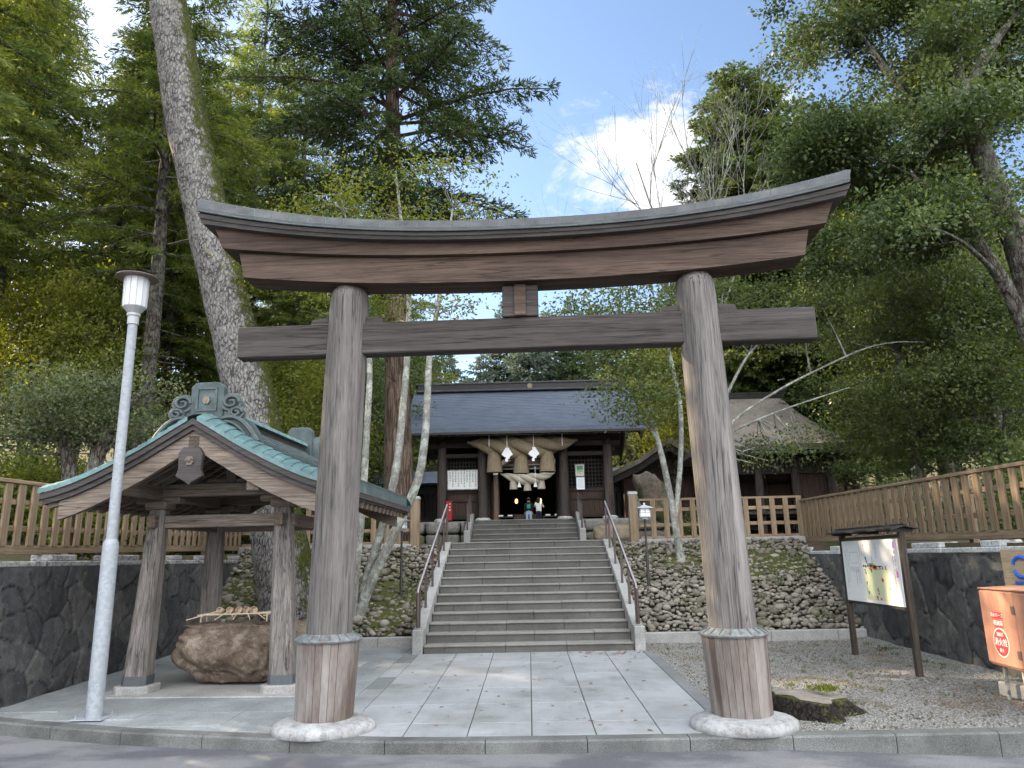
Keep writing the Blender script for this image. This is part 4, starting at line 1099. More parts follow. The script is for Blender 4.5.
P2 = P.copy(); lo = P2[:, 2] < .55; P2[lo, 2] = .12
tag(tri_mesh('ledge_rock', P2, ICO3[1], M['rocktan']), 'flat topped tan rock behind the brown basin boulder', 'rock')
rk = thing('ladle_rack', 'bamboo rack laid across the basin rock to hold the ladles', 'rack', (-4.12, 10.86, .93)); g = MB()
for y in (-.10, .10): g.tube([(-.50, y, .035), (.52, y, .05)], .011, 8)
for x in (-.42, 0, .44): g.tube([(x, -.14, .02), (x, .14, .022)], .010, 8)
for x, y in ((-.45, -.10), (.47, -.10), (-.45, .10), (.47, .10)): g.tube([(x, y, -.06), (x, y, .05)], .010, 6)
g.build('pole', M['bamboo'], rk, True)
lads = [(-.38, -1.15, 'ladle at the left end of the rack, handle slanting far to the left'), (-.24, -.30, 'ladle second from left on the rack, handle pointing down left'), (-.11, .10, 'middle ladle of the rack with its handle straight towards the path'), (.0, .50, 'ladle fourth from left on the rack, handle pointing down right'), (.10, .85, 'ladle at the right end of the rack, handle slanting right')]
for x, sl, lb in lads:
    t = thing('ladle', 'pale wooden '+lb, 'ladle', (-3.98+x, 10.90, 1.015), 0, 'ladles on the basin rack')
    g = MB(); g.lathe([(.040, -.035), (.046, .030), (.046, .034), (.041, .034), (.036, -.026), (.001, -.026)], (0, 0, 0), 18); c = g.build('cup', M['ladle'], t, True); c.rotation_euler = (rad(78), 0, random.uniform(-.3, .3))
    g = MB(); g.tube([(0, -.02, .0), (sl*.30, -.30, -.10)], [.0085, .0065], 7); g.build('handle', M['ladle'], t, True)

# ================================================================== LAMP POST
lp = thing('lamp_post', 'tall galvanised lamp post with white drum lantern left of the torii', 'street lamp', (-4.87, 8.83, .02))
g = MB(); g.lathe([(.088, 0), (.088, 1.86), (.084, 1.90), (.062, 1.94), (.060, 1.94)], n=24); g.build('lower_pole', M['galv'], lp, True)
g = MB(); g.lathe([(.060, 1.93), (.055, 4.62)], n=24); g.build('upper_pole', M['galv'], lp, True)
g = MB(); g.box((0, 0, .006), (.36, .36, .014), bev=.004); bp = g.build('base_plate', M['galv'], lp)
for sx in (-1, 1):
    for sy_ in (-1, 1):
        g = MB(); g.lathe([(.014, .012), (.014, .03), (.006, .03), (.006, .05), (.001, .05)], (sx*.13, sy_*.13, 0), 6); g.build('bolt', M['galv'], bp)
g = MB(); g.lathe([(.066, 4.56), (.066, 4.66), (.078, 4.67), (.078, 4.70)], n=20); g.build('collar', M['greymetal'], lp, True)
ln = MB(); ln.lathe([(.06, 4.69), (.120, 4.76), (.138, 4.78), (.138, 4.79)], n=12); hd = ln.build('lantern_base', M['greymetal'], lp)
g = MB(); g.lathe([(.135, 4.79), (.143, 5.17)], n=12); g.build('diffuser', M['lampwhite'], hd)
g = MB()
for k in range(12):
    a = 2*math.pi*k/12; g.tube([(.138*math.cos(a), .138*math.sin(a), 4.79), (.146*math.cos(a), .146*math.sin(a), 5.17)], .004 if k % 3 else .006, 5)
g.build('lantern_rib', M['greymetal'], hd)
g = MB(); g.lathe([(.250, 5.165), (.256, 5.172), (.250, 5.18), (.12, 5.215), (.03, 5.225), (.001, 5.225)], n=28); g.build('lamp_cap', M['brownmetal'], lp, True)

def garden_lamp(label, x, y, zb, h, wl):
    t = thing('garden_lantern', label, 'lantern', (x, y, zb)); z = h
    g = MB(); g.lathe([(.030, -.15), (.030, h*.5), (.022, h*.5+.02), (.022, z)], n=12); g.build('pole', M['black'], t, True)
    g = MB(); g.box((0, 0, z+.01), (wl*1.05, wl*1.05, .02)); g.box((0, 0, z-.02), (wl*.6, wl*.6, .04))
    for sx in (-1, 1):
        for sy_ in (-1, 1): g.box((sx*wl*.47, sy_*wl*.47, z+wl*.42), (.014, .014, wl*.85))
    for s in (-1, 1):
        g.box((s*wl*.475, 0, z+wl*.45), (.010, wl*.9, .010)); g.box((0, s*wl*.475, z+wl*.45), (wl*.9, .010, .010)); g.box((0, s*wl*.475, z+wl*.42), (.010, .010, wl*.8))
    fr = g.build('lantern_frame', M['greymetal'], t)
    g = MB(); g.box((0, 0, z+.02+wl*.41), (wl*.90, wl*.90, wl*.80), bev=.004); g.build('panel', M['lantern'], fr)
    r = wl*.85; g = MB(); g.add([(-r, -r, z+wl*.86), (r, -r, z+wl*.86), (r, r, z+wl*.86), (-r, r, z+wl*.86), (0, 0, z+wl*1.25)], [(3,2,1,0), (0,1,4), (1,2,4), (2,3,4), (3,0,4)]); g.box((0, 0, z+wl*1.27), (.04, .04, .06)); g.build('lantern_roof', M['greymetal'], t)
garden_lamp('small white garden lantern on a black pole on the right cobble bank', 2.40, 15.75, .98, 1.44, .21)
garden_lamp('small garden lantern on a black pole on the left bank beside pale trunks', -2.60, 15.6, .88, 1.40, .19)

# ================================================================== MAP BOARD
mb = thing('map_board', 'white shrine map board with small roof on black posts by the right wall', 'notice board', (5.05, 11.5, .06))
for y, nm in ((-1.0, 'a'), (.97, 'b')):
    g = MB(); g.box((.0, y, .90), (.075, .085, 1.90), bev=.006); g.build('post', M['signpost'], mb)
g = MB(); g.box((-.015, -.01, 1.30), (.045, 1.86, .90), bev=.004); pn = g.build('panel', M['board'], mb)
g = MB(); g.box((-.0, -.01, .835), (.05, 1.90, .05)); g.box((0, -.01, 1.785), (.05, 1.90, .04)); g.build('cross_bar', M['black'], mb)
g = MB()
for s in (-1, 1): g.prism([(0, 1.932), (s*.19, 1.888), (s*.19, 1.866), (0, 1.91)], 'y', -1.14, 1.14)
g.box((0, 0, 1.938), (.05, 2.32, .032), bev=.008)
for y in (-1.0, 0, .97): g.box((0, y, 1.86), (.30, .05, .05))
g.build('board_roof', M['black'], mb)
XF = -.0385
def glyph(g, y, z, s, rs2, x=XF, th=.0012, fx=None):
    """a few strokes that read as one small printed character (facing -x)"""
    for k in range(rs2.integers(4, 7)):
        if rs2.random() < .5: g.box((x-th/2, y+rs2.uniform(-.1, .1)*s, z+rs2.uniform(-.45, .45)*s), (th, s*rs2.uniform(.5, .95), s*.13))
        else: g.box((x-th/2, y+rs2.uniform(-.4, .4)*s, z+rs2.uniform(-.1, .1)*s), (th, s*.13, s*rs2.uniform(.5, .95)))
rs2 = np.random.default_rng(3)
def sgn_pt(u, v): return (.92-u*1.86, .86+v*.90)        # u 0..1 left to right as seen, v 0..1 up
def rect(m, u0, v0, u1, v1, nm, dx=0.):
    (ya, za), (yb, zb) = sgn_pt(u0, v0), sgn_pt(u1, v1); g = MB(); g.box((XF-.0008-dx, (ya+yb)/2, (za+zb)/2), (.0016, abs(yb-ya), abs(zb-za))); return g.build(nm, m, pn)
rect(M['mapyellow'], .40, .04, .80, .55, 'map_print')
g = MB()
for i, (u, v0, v1, s) in enumerate([(.06, .20, .83, .022), (.10, .30, .85, .016), (.24, .22, .48, .022), (.28, .30, .5, .018), (.31, .28, .48, .018), (.34, .55, .92, .02), (.38, .72, .9, .022), (.42, .72, .92, .02), (.55, .60, .92, .02), (.63, .7, .92, .02)]):
    v = v1
    while v > v0:
        y, z = sgn_pt(u, v); glyph(g, y, z, s*1.2, rs2); v -= s*1.75
for r_i in range(4):
    for k in range(12):
        y, z = sgn_pt(.13+k*.016, .55-r_i*.022); glyph(g, y, z, .016, rs2)
for (a, b) in (((.14, .80), (.30, .80)), ((.14, .62), (.30, .62))):
    (ya, za), (yb, zb) = sgn_pt(*a), sgn_pt(*b); g.box((XF-.0006, (ya+yb)/2, za), (.001, abs(yb-ya), .005))
for u in (.14, .30):
    (ya, za), (yb, zb) = sgn_pt(u, .62), sgn_pt(u, .80); g.box((XF-.0006, ya, (za+zb)/2), (.001, .005, abs(zb-za)))
merge(pn, g, M['inkgrey'])
g = MB()
for u, v, s in ((.44, .70, .05), (.45, .64, .05), (.39, .58, .045), (.43, .575, .05), (.47, .575, .055), (.41, .50, .05), (.42, .46, .04), (.515, .60, .05), (.52, .50, .05), (.50, .53, .04), (.42, .30, .05), (.44, .16, .05), (.60, .22, .055), (.61, .16, .05), (.80, .24, .045), (.67, .55, .06), (.72, .55, .05), (.77, .55, .05), (.57, .09, .035)):
    y, z = sgn_pt(u, v); glyph(g, y, z, s, rs2, XF-.0018)
y, z = sgn_pt(.55, .575); g.box((XF-.0024, y, z), (.0012, .62, .012))
for k in range(22):
    y, z = sgn_pt(.905, .72-k*.028); glyph(g, y, z, .018, rs2)
merge(pn, g, M['ink'])
g = MB()
for u, v, w_, h_ in ((.56, .565, .20, .05), (.60, .55, .14, .06), (.52, .58, .10, .03)):
    y, z = sgn_pt(u, v); g.box((XF-.0030, y, z), (.0012, w_, h_))
merge(pn, g, M['orange'])
g = MB()
for u, v, w_, h_ in ((.70, .36, .06, .045), (.69, .385, .025, .03), (.58, .08, .03, .05), (.64, .07, .05, .03)):
    y, z = sgn_pt(u, v); g.box((XF-.0028, y, z), (.0012, w_, h_))
merge(pn, g, M['redprint'])
g = MB(); y, z = sgn_pt(.52, .61); g.box((XF-.0032, y, z), (.0012, .18, .02)); g.build('map_roof', M['tealprint'], pn)
g = MB()
for v in (.90, .46): 
    y, z = sgn_pt(.93 if v > .5 else .945, v); g.box((XF-.0012, y, z), (.002, .045, .085))
y, z = sgn_pt(.93, .68)
for k in range(5): glyph(g, sgn_pt(.935, .79-k*.065)[0], sgn_pt(.935, .79-k*.065)[1], .042, rs2, XF)
merge(pn, g, M['pink'])

# ================================================================== HOSE CABINET, SIGN, BLOCKS, STUMP
hc = thing('hose_cabinet', 'faded red steel fire hose cabinet on pale legs at the right edge', 'cabinet', (5.20, 8.55, .02), rad(-4))
g = MB(); g.box((.22, 0, .765), (.42, 1.36, .83), bev=.018); bd = g.build('cabinet_body', M['box'], hc)
g = MB(); g.prism([(-.004, 1.182), (.44, 1.20), (.44, 1.212), (-.004, 1.194)], 'y', -.685, .685); g.build('cabinet_lid', M['box'], hc)
for y0, y1 in ((-.66, -.045), (-.035, .66)):
    g = MB(); g.box((.004, (y0+y1)/2, .77), (.026, y1-y0, .78), bev=.008); dr = g.build('door', M['box'], hc)
    if y1 > 0:
        for z in (.98, .52):
            g = MB(); g.box((-.012, y0+.02, z), (.02, .055, .085), bev=.004); g.tube([(-.018, y0-.004, z-.045), (-.018, y0-.004, z+.045)], .009, 6); g.build('hinge', M['brownmetal'], dr)
        RM = Matrix(((0, 0, -1), (-1, 0, 0), (0, 1, 0))).to_4x4()
        def onface(y, z, dx=0.): return Matrix.Translation((-.0105-dx, y, z)) @ RM
        g = MB(); g.box((-.010, .335, .905), (.003, .235, .070)); g.box((-.010, .325, .820), (.003, .195, .085)); lb = g.build('label', M['boxred'], dr)
        text('label_text', '消火ホース', .052, M['white'], lb, onface(.335, .905, .002), .0006)
        text('label_text', '格納箱', .066, M['white'], lb, onface(.325, .820, .002), .0006)
        g = MB(); n = 36
        for r, dx in ((1., 0.), (.93, .0012)):
            pass
        ov = [(math.cos(t)*.155, math.sin(t)*.155) for t in np.linspace(0, 2*math.pi, 40, endpoint=False)]
        g = MB(); g.prism([(.325+a, .615+b) for a, b in ov], 'x', -.0105, -.0085); rim = g.build('round_label', M['white'], dr)
        g = MB(); g.prism([(.325+a*.93, .615+b*.93) for a, b in ov], 'x', -.0125, -.0100); g.build('round_field', M['boxred'], rim)
        text('label_text', '消火栓', .088, M['white'], rim, onface(.325, .615, .003), .0006)
        for z, s in ((.70, '消防団'), (.53, '防火')): text('label_text', s, .045, M['white'], rim, onface(.325, z, .003), .0006)
for y in (.50, .12, -.16, -.55):
    g = MB(); g.tube([(.07, y, -.02), (.07, y, .36)], .021, 10); g.build('leg', M['paledark'], hc, True)
for x, y, lb, rz2 in ((5.30, 9.10, 'grey concrete block under the near end of the red hose cabinet, farther one', .2), (5.34, 8.62, 'grey concrete block under the red hose cabinet, nearer the road', -.1)):
    g = MB(); g.box((0, 0, .07), (.19, .39, .16), bev=.012); o = g.build('concrete_block', M['conc']); o.location = (x+.16, y, gz(y)); o.rotation_euler = (0, 0, rz2); tag(o, lb, 'block')
sg = thing('wooden_sign', 'pale sunlit plank sign with blue lettering leaning at the right wall', 'sign', (5.93, 8.95, 1.36), 0)
for k in range(4):
    g = MB(); g.box((0, 0, -.21+k*.14), (.03, 1.7, .138), bev=.003); pk = g.build('plank', M['signwood'], sg)
    if k == 1: pk1 = pk
g = MB(); g.tube([(-.018, .46+.16*math.cos(t), .07+.12*math.sin(t)) for t in np.linspace(.3, 5.9, 26)], .024, 6); g.box((-.018, .42, -.115), (.008, .42, .035)); g.box((-.018, -.1, -.115), (.008, .40, .035)); g.build('blue_lettering', M['blueprint'], pk1)
for y in (-.7, .6):
    g = MB(); g.box((.035, y, -.50), (.04, .07, 1.55)); g.build('post', M['signwood'], sg)
# stump
V = ico(4)[0]; F = ico(4)[1]; an = np.arctan2(V[:, 1], V[:, 0]); nzv = vnoise(V, 90, 5, 2.2)
rt = 1+.13*np.sin(an*3+.5)+.10*np.sin(an*5+2)+.12*nzv
flare = 1+.75*np.clip(.25-V[:, 2], 0, 1)**1.5
P = np.stack([V[:, 0]*.44*rt*flare, V[:, 1]*.42*rt*flare, V[:, 2]*.24], -1)
P[:, 0] += np.clip(-V[:, 2]+.2, 0, 1)*.18
top = .115+.03*vnoise(P, 93, 3, 6.)-.07*P[:, 0]; hi = P[:, 2] > top; P[hi, 2] = top[hi]+(P[hi, 2]-top[hi])*.1
P[:, 2] = np.maximum(P[:, 2], -.08)
stp = tri_mesh('tree_stump', P, F, M['stumpbark']); stp.location = (2.86, 8.62, .06); tag(stp, 'low dark mossy tree stump behind the right torii pillar', 'stump')
k = np.array([hi[f].all() for f in F]); FT = F[k]; uu = np.unique(FT); mp_ = -np.ones(len(P), int); mp_[uu] = np.arange(len(uu))
PT = P[uu].copy(); PT[:, 2] += .006; tri_mesh('cut_face', PT, mp_[FT], M['stumptop'], None, True, stp)

# ================================================================== SHRINE GATE
GX, GY, GZ = -.10, 23.1, 2.78
g = MB(); g.box((GX, 26.6, 2.40), (8.4, 7.0, .74), bev=.02); struct(g.build('gate_platform', M['conc']))
for side, xa, xb in (('left', -4.3, -1.85), ('right', 1.62, 4.1)):
    t = thing('platform_wall', 'low mossy stone wall %s of the upper steps under the shrine gate' % side, 'wall', (xa, 22.6, 2.0)); q = xa; kk = 0
    while q < xb:
        Lq = min(random.uniform(.4, .8), xb-q)
        for z, hh in ((.19, .36), (.56, .36)):
            V = ICO3[0]; nz_ = vnoise(V, 200+kk, 4, 1.6); sgnp = np.sign(V)*np.abs(V)**.45
            P = sgnp*np.array([Lq/2-.01, .30, hh/2])*(1+.06*nz_)[:, None]+np.array([q+Lq/2-xa, .05, z]); kk += 1
            tri_mesh('wall_block', P, ICO3[1], M['rockgrey'], None, True, t)
        q += Lq
V = ICO3[0]; nz_ = vnoise(V, 300, 4, 1.8); P = np.sign(V)*np.abs(V)**.6*np.array([.62, .30, .24])*(1+.12*nz_)[:, None]+np.array([2.45, 21.6, 2.28])
tag(tri_mesh('boulder', P, ICO3[1], M['rocktan']), 'tan flat boulder right of the upper steps behind the handrail', 'rock')

gt = thing('shrine_gate', 'dark timber shrine gate with blue grey gabled roof atop the steps', 'gate building', (GX, GY, GZ))
PX = (-2.53, -1.28, 1.22, 2.58)
for iy, y in enumerate((0, 1.5, 3.0)):
    for x in PX:
        g = MB(); g.lathe([(.15, .06), (.145, 1.2), (.135, 2.42)], (x, y, 0), 16); po = g.build('post', M['gatez'], gt, True)
        g = MB(); g.lathe([(.24, -.03), (.24, .03), (.19, .075), (.001, .075)], (x, y, 0), 16); g.build('base_stone', M['pale'] if iy == 0 else M['conc'], po, True)
    for (xa, xb, z, hh, w_) in ((-2.95, 2.98, 2.30, .15, .15), (-2.62, -1.2, 1.98, .13, .10), (1.12, 2.66, 1.98, .13, .10), (-2.95, 2.98, 2.46, .13, .20)):
        g = MB(); g.box(((xa+xb)/2, y, z), (xb-xa, w_, hh), bev=.01); g.build('beam', M['gatex'], gt)
for x in PX:
    for z in (2.30, 2.56):
        g = MB(); g.box((x, 1.5, z), (.13, 3.5, .13), bev=.01); g.build('cross_beam', M['gatex'], gt)
for x in PX:
    for y in (0, 3.0):
        g = MB(); g.box((x, y, 2.555), (.34, .30, .09), bev=.02); g.build('bracket', M['gatex'], gt)
# side bays
for xa, xb, sd_ in ((-2.40, -1.41, -1), (1.35, 2.45, 1)):
    xm = (xa+xb)/2; L = xb-xa
    g = MB(); nbd = 7
    for k in range(nbd): g.box((xa+(k+.5)*L/nbd, .30, .46), (L/nbd-.006, .03, .80))
    g.build('board_panel', M['gatered'], gt)
    g = MB(); g.box((xm, .27, .90), (L, .07, .10)); g.box((xm, .27, .10), (L, .07, .08)); g.box((xm, .27, .62), (L, .06, .06)); g.build('sill_rail', M['gatex'], gt)
    g = MB()
    for k in range(11): g.box((xa+.02+(k+.0)*(L-.04)/10, .28, 1.44), (.025, .03, 1.0))
    for k in range(9): g.box((xm, .285, 1.0+k*.115), (L, .022, .022))
    lt = g.build('lattice', M['gatex'], gt)
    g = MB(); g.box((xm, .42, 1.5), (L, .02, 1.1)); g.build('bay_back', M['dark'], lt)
    g = MB()
    for y in (1.5, 3.0): g.box((xm, y, 1.2), (L, .05, 2.3))
    for x in (xa-.08, xb+.08): g.box((x, 1.6, 1.2), (.05, 2.8, 2.3))
    g.build('bay_wall', M['gatered'], gt)
# upper wall band behind the rope
g = MB(); g.box((0, .02, 2.40), (5.2, .05, .30)); g.build('frieze', M['gatex'], gt)
# roof
RPg = [(0, 4.36), (.5, 3.98), (1.0, 3.62), (1.5, 3.28), (2.0, 2.98), (2.4, 2.77), (2.72, 2.63)]
def rz2_(v):
    v = abs(v)
    for (a, b), (c, d) in zip(RPg, RPg[1:]):
        if v <= c: return b+(d-b)*(v-a)/(c-a)
    return RPg[-1][1]
def gable_roof(name, prof, ym, x0, x1, top, bot, m, parent, endlift=0.):
    vs_ = np.linspace(-prof[-1][0], prof[-1][0], 41); g = MB()
    def zf(v):
        v = abs(v)
        for (a, b), (c, d) in zip(prof, prof[1:]):
            if v <= c+1e-6: return b+(d-b)*(v-a)/(c-a)
        return prof[-1][1]
    n = len(vs_)
    for zz_, xx in ((top, x0), (top, x1), (bot, x0), (bot, x1)): g.v += [(xx, ym+v, zf(v)+zz_) for v in vs_]
    for i in range(n-1): g.f += [(i, i+1, n+i+1, n+i), (2*n+i, 3*n+i, 3*n+i+1, 2*n+i+1), (i, 2*n+i, 2*n+i+1, i+1), (n+i, n+i+1, 3*n+i+1, 3*n+i)]
    g.f += [(0, n, 3*n, 2*n), (n-1, 3*n-1, 4*n-1, 2*n-1)]
    return g.build(name, m, parent)
ro = gable_roof('roof', RPg, 1.5, -3.62, 3.62, 0, -.10, M['slate'], gt)
g = MB(); nc = 26                                           # shingle courses
for sv in (-1, 1):
    for i in range(nc):
        a, b = .08+i*(2.72-.08)/nc, .08+(i+1)*(2.72-.08)/nc; x = -3.63; k = 0
        while x < 3.62:
            L = random.uniform(.3, .55); xe = min(x+L, 3.63); dz = random.uniform(-.003, .004)
            P = [(x+.003, 1.5+sv*a, rz2_(a)+.002+dz), (xe-.003, 1.5+sv*a, rz2_(a)+.002+dz), (xe-.003, 1.5+sv*b, rz2_(b)+.020+dz), (x+.003, 1.5+sv*b, rz2_(b)+.020+dz), (x+.003, 1.5+sv*b, rz2_(b)-.004), (xe-.003, 1.5+sv*b, rz2_(b)-.004)]
            g.add(P, [(0,1,2,3), (3,2,5,4)]); x = xe
g.build('shingle', M['slate'], ro)
gable_roof('eave_layer', RPg, 1.5, -3.56, 3.56, -.104, -.17, M['black'], gt)
gable_roof('soffit', [(a, b) for a, b in RPg[:-1]]+[(2.62, 2.68)], 1.5, -3.45, 3.45, -.23, -.255, M['gatered'], gt)
first = None
for k in range(31):
    x = -3.4+k*6.8/30
    if first is None:
        g = MB()
        for sv in (-1, 1):
            for a, b in ((.05, 1.0), (1.0, 2.0), (2.0, 2.64)): g.beam((0, 1.5+sv*a, rz2_(a)-.205), (0, 1.5+sv*b, rz2_(b)-.205), .07, .07)
        first = g.build('rafter', M['gatex'], gt); first.location = (x, 0, 0)
    else: o = first.copy(); COL.objects.link(o); o.parent = gt; o.location = (x, 0, 0)
for x in (-3.5, 3.5):
    g = MB()
    for sv in (-1, 1):
        for a, b in ((0, .9), (.9, 1.8), (1.8, 2.66)): g.beam((x, 1.5+sv*a, rz2_(a)-.30), (x, 1.5+sv*b, rz2_(b)-.30), .07, .24)
    g.build('barge_board', M['gatex'], gt)
    g = MB(); g.prism([(1.5-1.5, 2.6), (1.5+1.5, 2.6), (1.5, 3.95)], 'x', x*.74-.02, x*.74+.02); g.build('gable_wall', M['gatex'], gt)
g = MB(); g.box((0, 1.5, 4.47), (7.0, .30, .20), bev=.01); rd = g.build('ridge', M['black'], gt)
g = MB(); g.box((0, 1.5, 4.35), (7.1, .46, .06), bev=.01); g.box((0, 1.5, 4.595), (7.15, .38, .06), bev=.015); g.build('ridge_cap', M['coptorii'], rd)
g = MB(); g.lathe([(.001, -.02), (.085, -.015), (.085, .015), (.001, .02)], n=20); c = g.build('crest', M['gold'], rd); c.matrix_local = Matrix.Translation((.25, 1.335, 4.47)) @ Matrix.Rotation(rad(90), 4, 'X')

# notice board and posters in the bays
def flat_board(name, label, cat, c, w_, h_, m, frame=None):
    t = thing(name, label, cat, c)
    g = MB(); g.box((0, 0, 0), (w_, .03, h_), bev=.003); p = g.build('panel', m, t)
    if frame:
        g = MB()
        for s in (-1, 1): g.box((s*(w_/2), -.003, 0), (.03, .04, h_+.03)); g.box((0, -.003, s*(h_/2)), (w_, .04, .03))
        g.build('frame', frame, t)
    return t, p
def glyph_y(g, x, z, s, rs2, y):
    for k in range(rs2.integers(4, 7)):
        if rs2.random() < .5: g.box((x+rs2.uniform(-.1, .1)*s, y, z+rs2.uniform(-.42, .42)*s), (s*rs2.uniform(.5, .95), .002, s*.14))
        else: g.box((x+rs2.uniform(-.38, .38)*s, y, z+rs2.uniform(-.1, .1)*s), (s*.14, .002, s*rs2.uniform(.5, .95)))
t, p = flat_board('notice_board', 'white notice board with upright black writing in the left gate bay', 'notice board', (GX-1.90, GY+.12, GZ+1.26), .95, .60, M['board'], M['paledark'])
g = MB(); r3 = np.random.default_rng(8)
for c in range(10):
    z = .245; zend = -.24+ (0 if c in (0, 2, 4, 6, 8) else r3.uniform(0, .2))
    while z > zend: glyph_y(g, .40-c*.088, z, .043, r3, -.016); z -= .05
merge(p, g, M['ink'])
t, p = flat_board('poster', 'green landscape poster in pale frame on the right gate bay', 'poster', (GX+1.72, GY+.10, GZ+1.47), .26, .36, M['white'], M['paledark'])
for z, hh, m_ in ((.085, .13, (.10, .22, .14)), (-.02, .08, (.30, .42, .22)), (-.10, .10, (.50, .52, .30))):
    g = MB(); g.box((0, -.0165, z), (.20, .003, hh)); merge(p, g, plain('poster picture', m_, .6, .2, .6, 30))
t, p = flat_board('poster', 'white sheet of small blue print below the landscape poster', 'poster', (GX+1.73, GY+.10, GZ+1.07), .25, .37, M['paper'])
g = MB()
for k in range(9): g.box((0, -.016, .14-k*.034), (.19, .002, .010))
merge(p, g, plain('pale blue print', (.35, .45, .62)))
ex = thing('extinguisher_box', 'tall red fire extinguisher box at the foot of the left gate bay', 'extinguisher', (GX-2.30, GY-.10, GZ+.0))
g = MB(); g.box((0, 0, .30), (.20, .17, .60), bev=.02); b_ = g.build('case', M['red'], ex)
g = MB()
for k in range(3): glyph_y(g, .03, .50-k*.09, .06, r3, -.087)
merge(b_, g, M['white'])

# straw ropes
def rope(name, label, c, half, r, sag, tr, turns, m, tassel_x, th, tw, scale=1., strand_r=.62):
    t = thing(name, label, 'straw rope', c)
    g = MB(); N_ = 90
    for k in range(3):
        P = []; R_ = []
        for i in range(N_+1):
            s = -1+2*i/N_; tp = max(.12, (1-abs(s)**2.6)); a = turns*math.pi*2*s+k*2*math.pi/3+.6
            cz = sag*(s*s)
            P.append((s*half, math.sin(a)*r*.58*tp, cz+math.cos(a)*r*.58*tp)); R_.append(r*strand_r*tp)
        g.tube(P, R_, 16)
    g.build('strand', m, t, True)
    for x in tassel_x:
        g = MB(); n = 28; prof = [(tw*.36, -.02), (tw*.42, -.10*th), (tw*.46, -.35*th), (tw*.50, -.75*th), (tw*.53, -1.0*th), (tw*.40, -1.0*th), (.001, -.97*th)]
        z0 = sag*(x/half)**2-r*.55
        for rr, z in prof:
            for j in range(n): a = 2*math.pi*j/n; q = rr*(1+.03*math.sin(a*9)+random.uniform(-.02, .02)); g.v.append((x+q*math.cos(a), q*math.sin(a)*.85, z0+z))
        kq = len(prof); g.f = [(i*n+j, i*n+(j+1) % n, (i+1)*n+(j+1) % n, (i+1)*n+j) for i in range(kq-1) for j in range(n)]+[tuple(range(n))[::-1]]
        g.build('tassel', m, t, True)
    return t
sh = rope('straw_rope', 'huge twisted straw rope with three tassels under the gate roof', (GX-.03, GY-.42, GZ+2.15), 1.68, .315, .20, 0, -.72, M['straw'], (-.86, -.05, .74), .62, .46)
for x in (-1.0, -.46, .34, 1.2):
    g = MB(); g.tube([(x, -.30, .40), (x, -.31, -.02)], .012, 6); g.build('hanging_cord', M['paper'], sh)
for x in (-.46, .34):
    g = MB(); z = -.06
    g.prism([(x-.04, z+.02), (x+.04, z+.02), (x+.17, z-.19), (x+.07, z-.27), (x-.07, z-.27), (x-.17, z-.19)], 'y', -.335, -.315)
    g.box((x+.02, -.32, z-.27), (.11, .012, .09)); g.box((x-.02, -.325, z-.36), (.08, .012, .09)); g.build('paper_streamer', M['paper'], sh)

# ================================================================== WORSHIP HALL BEHIND THE GATE
HY, HZ = 40., 3.0
g = MB(); g.box((0, 46, 2.55), (30, 34, .9)); struct(g.build('courtyard', M['conc']))
hall = thing('worship_hall', 'dark worship hall with grey gabled porch seen through the gate', 'hall', (.1, HY, HZ))
for x in (-4.6, -2.9, -1.72, 1.62, 2.9, 4.6):
    g = MB(); g.box((x, 0, 2.0), (.26, .26, 4.0), bev=.02); g.build('post', M['hall'], hall)
for z, hh in ((3.15, .22), (3.75, .25), (.55, .14)):
    g = MB(); g.box((0, 0, z), (9.6, .20, hh), bev=.01); g.build('beam', M['gatex'], hall)
for xa, xb in ((-4.5, -2.95), (-2.85, -1.8), (1.7, 2.85), (2.95, 4.5)):
    g = MB(); nb_ = 9
    for k in range(nb_): g.box((xa+(k+.5)*(xb-xa)/nb_, .25, 1.9), ((xb-xa)/nb_-.02, .05, 3.6))
    g.build('board_wall', M['hall'], hall)
    g = MB(); g.box(((xa+xb)/2, .20, 1.7), (.5, .05, .9)); g.build('paper_window', plain('dim paper window', (.30, .28, .25)), hall)
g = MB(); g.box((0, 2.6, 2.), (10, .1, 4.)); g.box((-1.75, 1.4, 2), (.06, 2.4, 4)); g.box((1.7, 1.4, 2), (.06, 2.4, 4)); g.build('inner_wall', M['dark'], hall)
HR = [(0, 7.2), (1.5, 6.1), (3.0, 5.05), (4.4, 4.3), (5.0, 4.1)]
gable_roof('roof', HR, 3.2, -5.4, 5.4, 0, -.2, M['slate'], hall)
g = MB(); g.box((0, 3.2, 7.4), (11, .5, .5), bev=.03); g.build('ridge', M['coptorii'], hall)
# porch gable facing the gate
g = MB(); us = np.linspace(-2.9, 2.9, 31)
def gzp(u): return 4.25-1.5*(abs(u)/2.9)**1.0-.15*math.sin(min(1, abs(u)/2.9)*math.pi)*.6
for tz in (0, -.22):
    for yv in (-2.2, 2.0): g.v += [(u, yv, gzp(u)+tz) for u in us]
n = len(us)
for i in range(n-1): g.f += [(i, i+1, n+i+1, n+i), (2*n+i, 3*n+i, 3*n+i+1, 2*n+i+1), (i, 2*n+i, 2*n+i+1, i+1), (n+i, n+i+1, 3*n+i+1, 3*n+i)]
g.build('porch_roof', M['thatch'], hall)
g = MB(); g.prism([(u, gzp(u)-.23) for u in us]+[(2.5, 3.2), (-2.5, 3.2)], 'y', -1.5, -1.4); g.build('porch_gable', M['hall'], hall)
for x in (-1.72, 1.62):
    g = MB(); g.box((x, -1.5, 1.6), (.22, .22, 3.2), bev=.02); g.build('porch_post', M['hall'], hall)
g = MB(); g.box((0, -1.62, 3.30), (4.2, .05, .05)); g.box((0, -1.62, 3.10), (4.2, .05, .05)); g.build('hanging_rail', M['paledark'], hall)
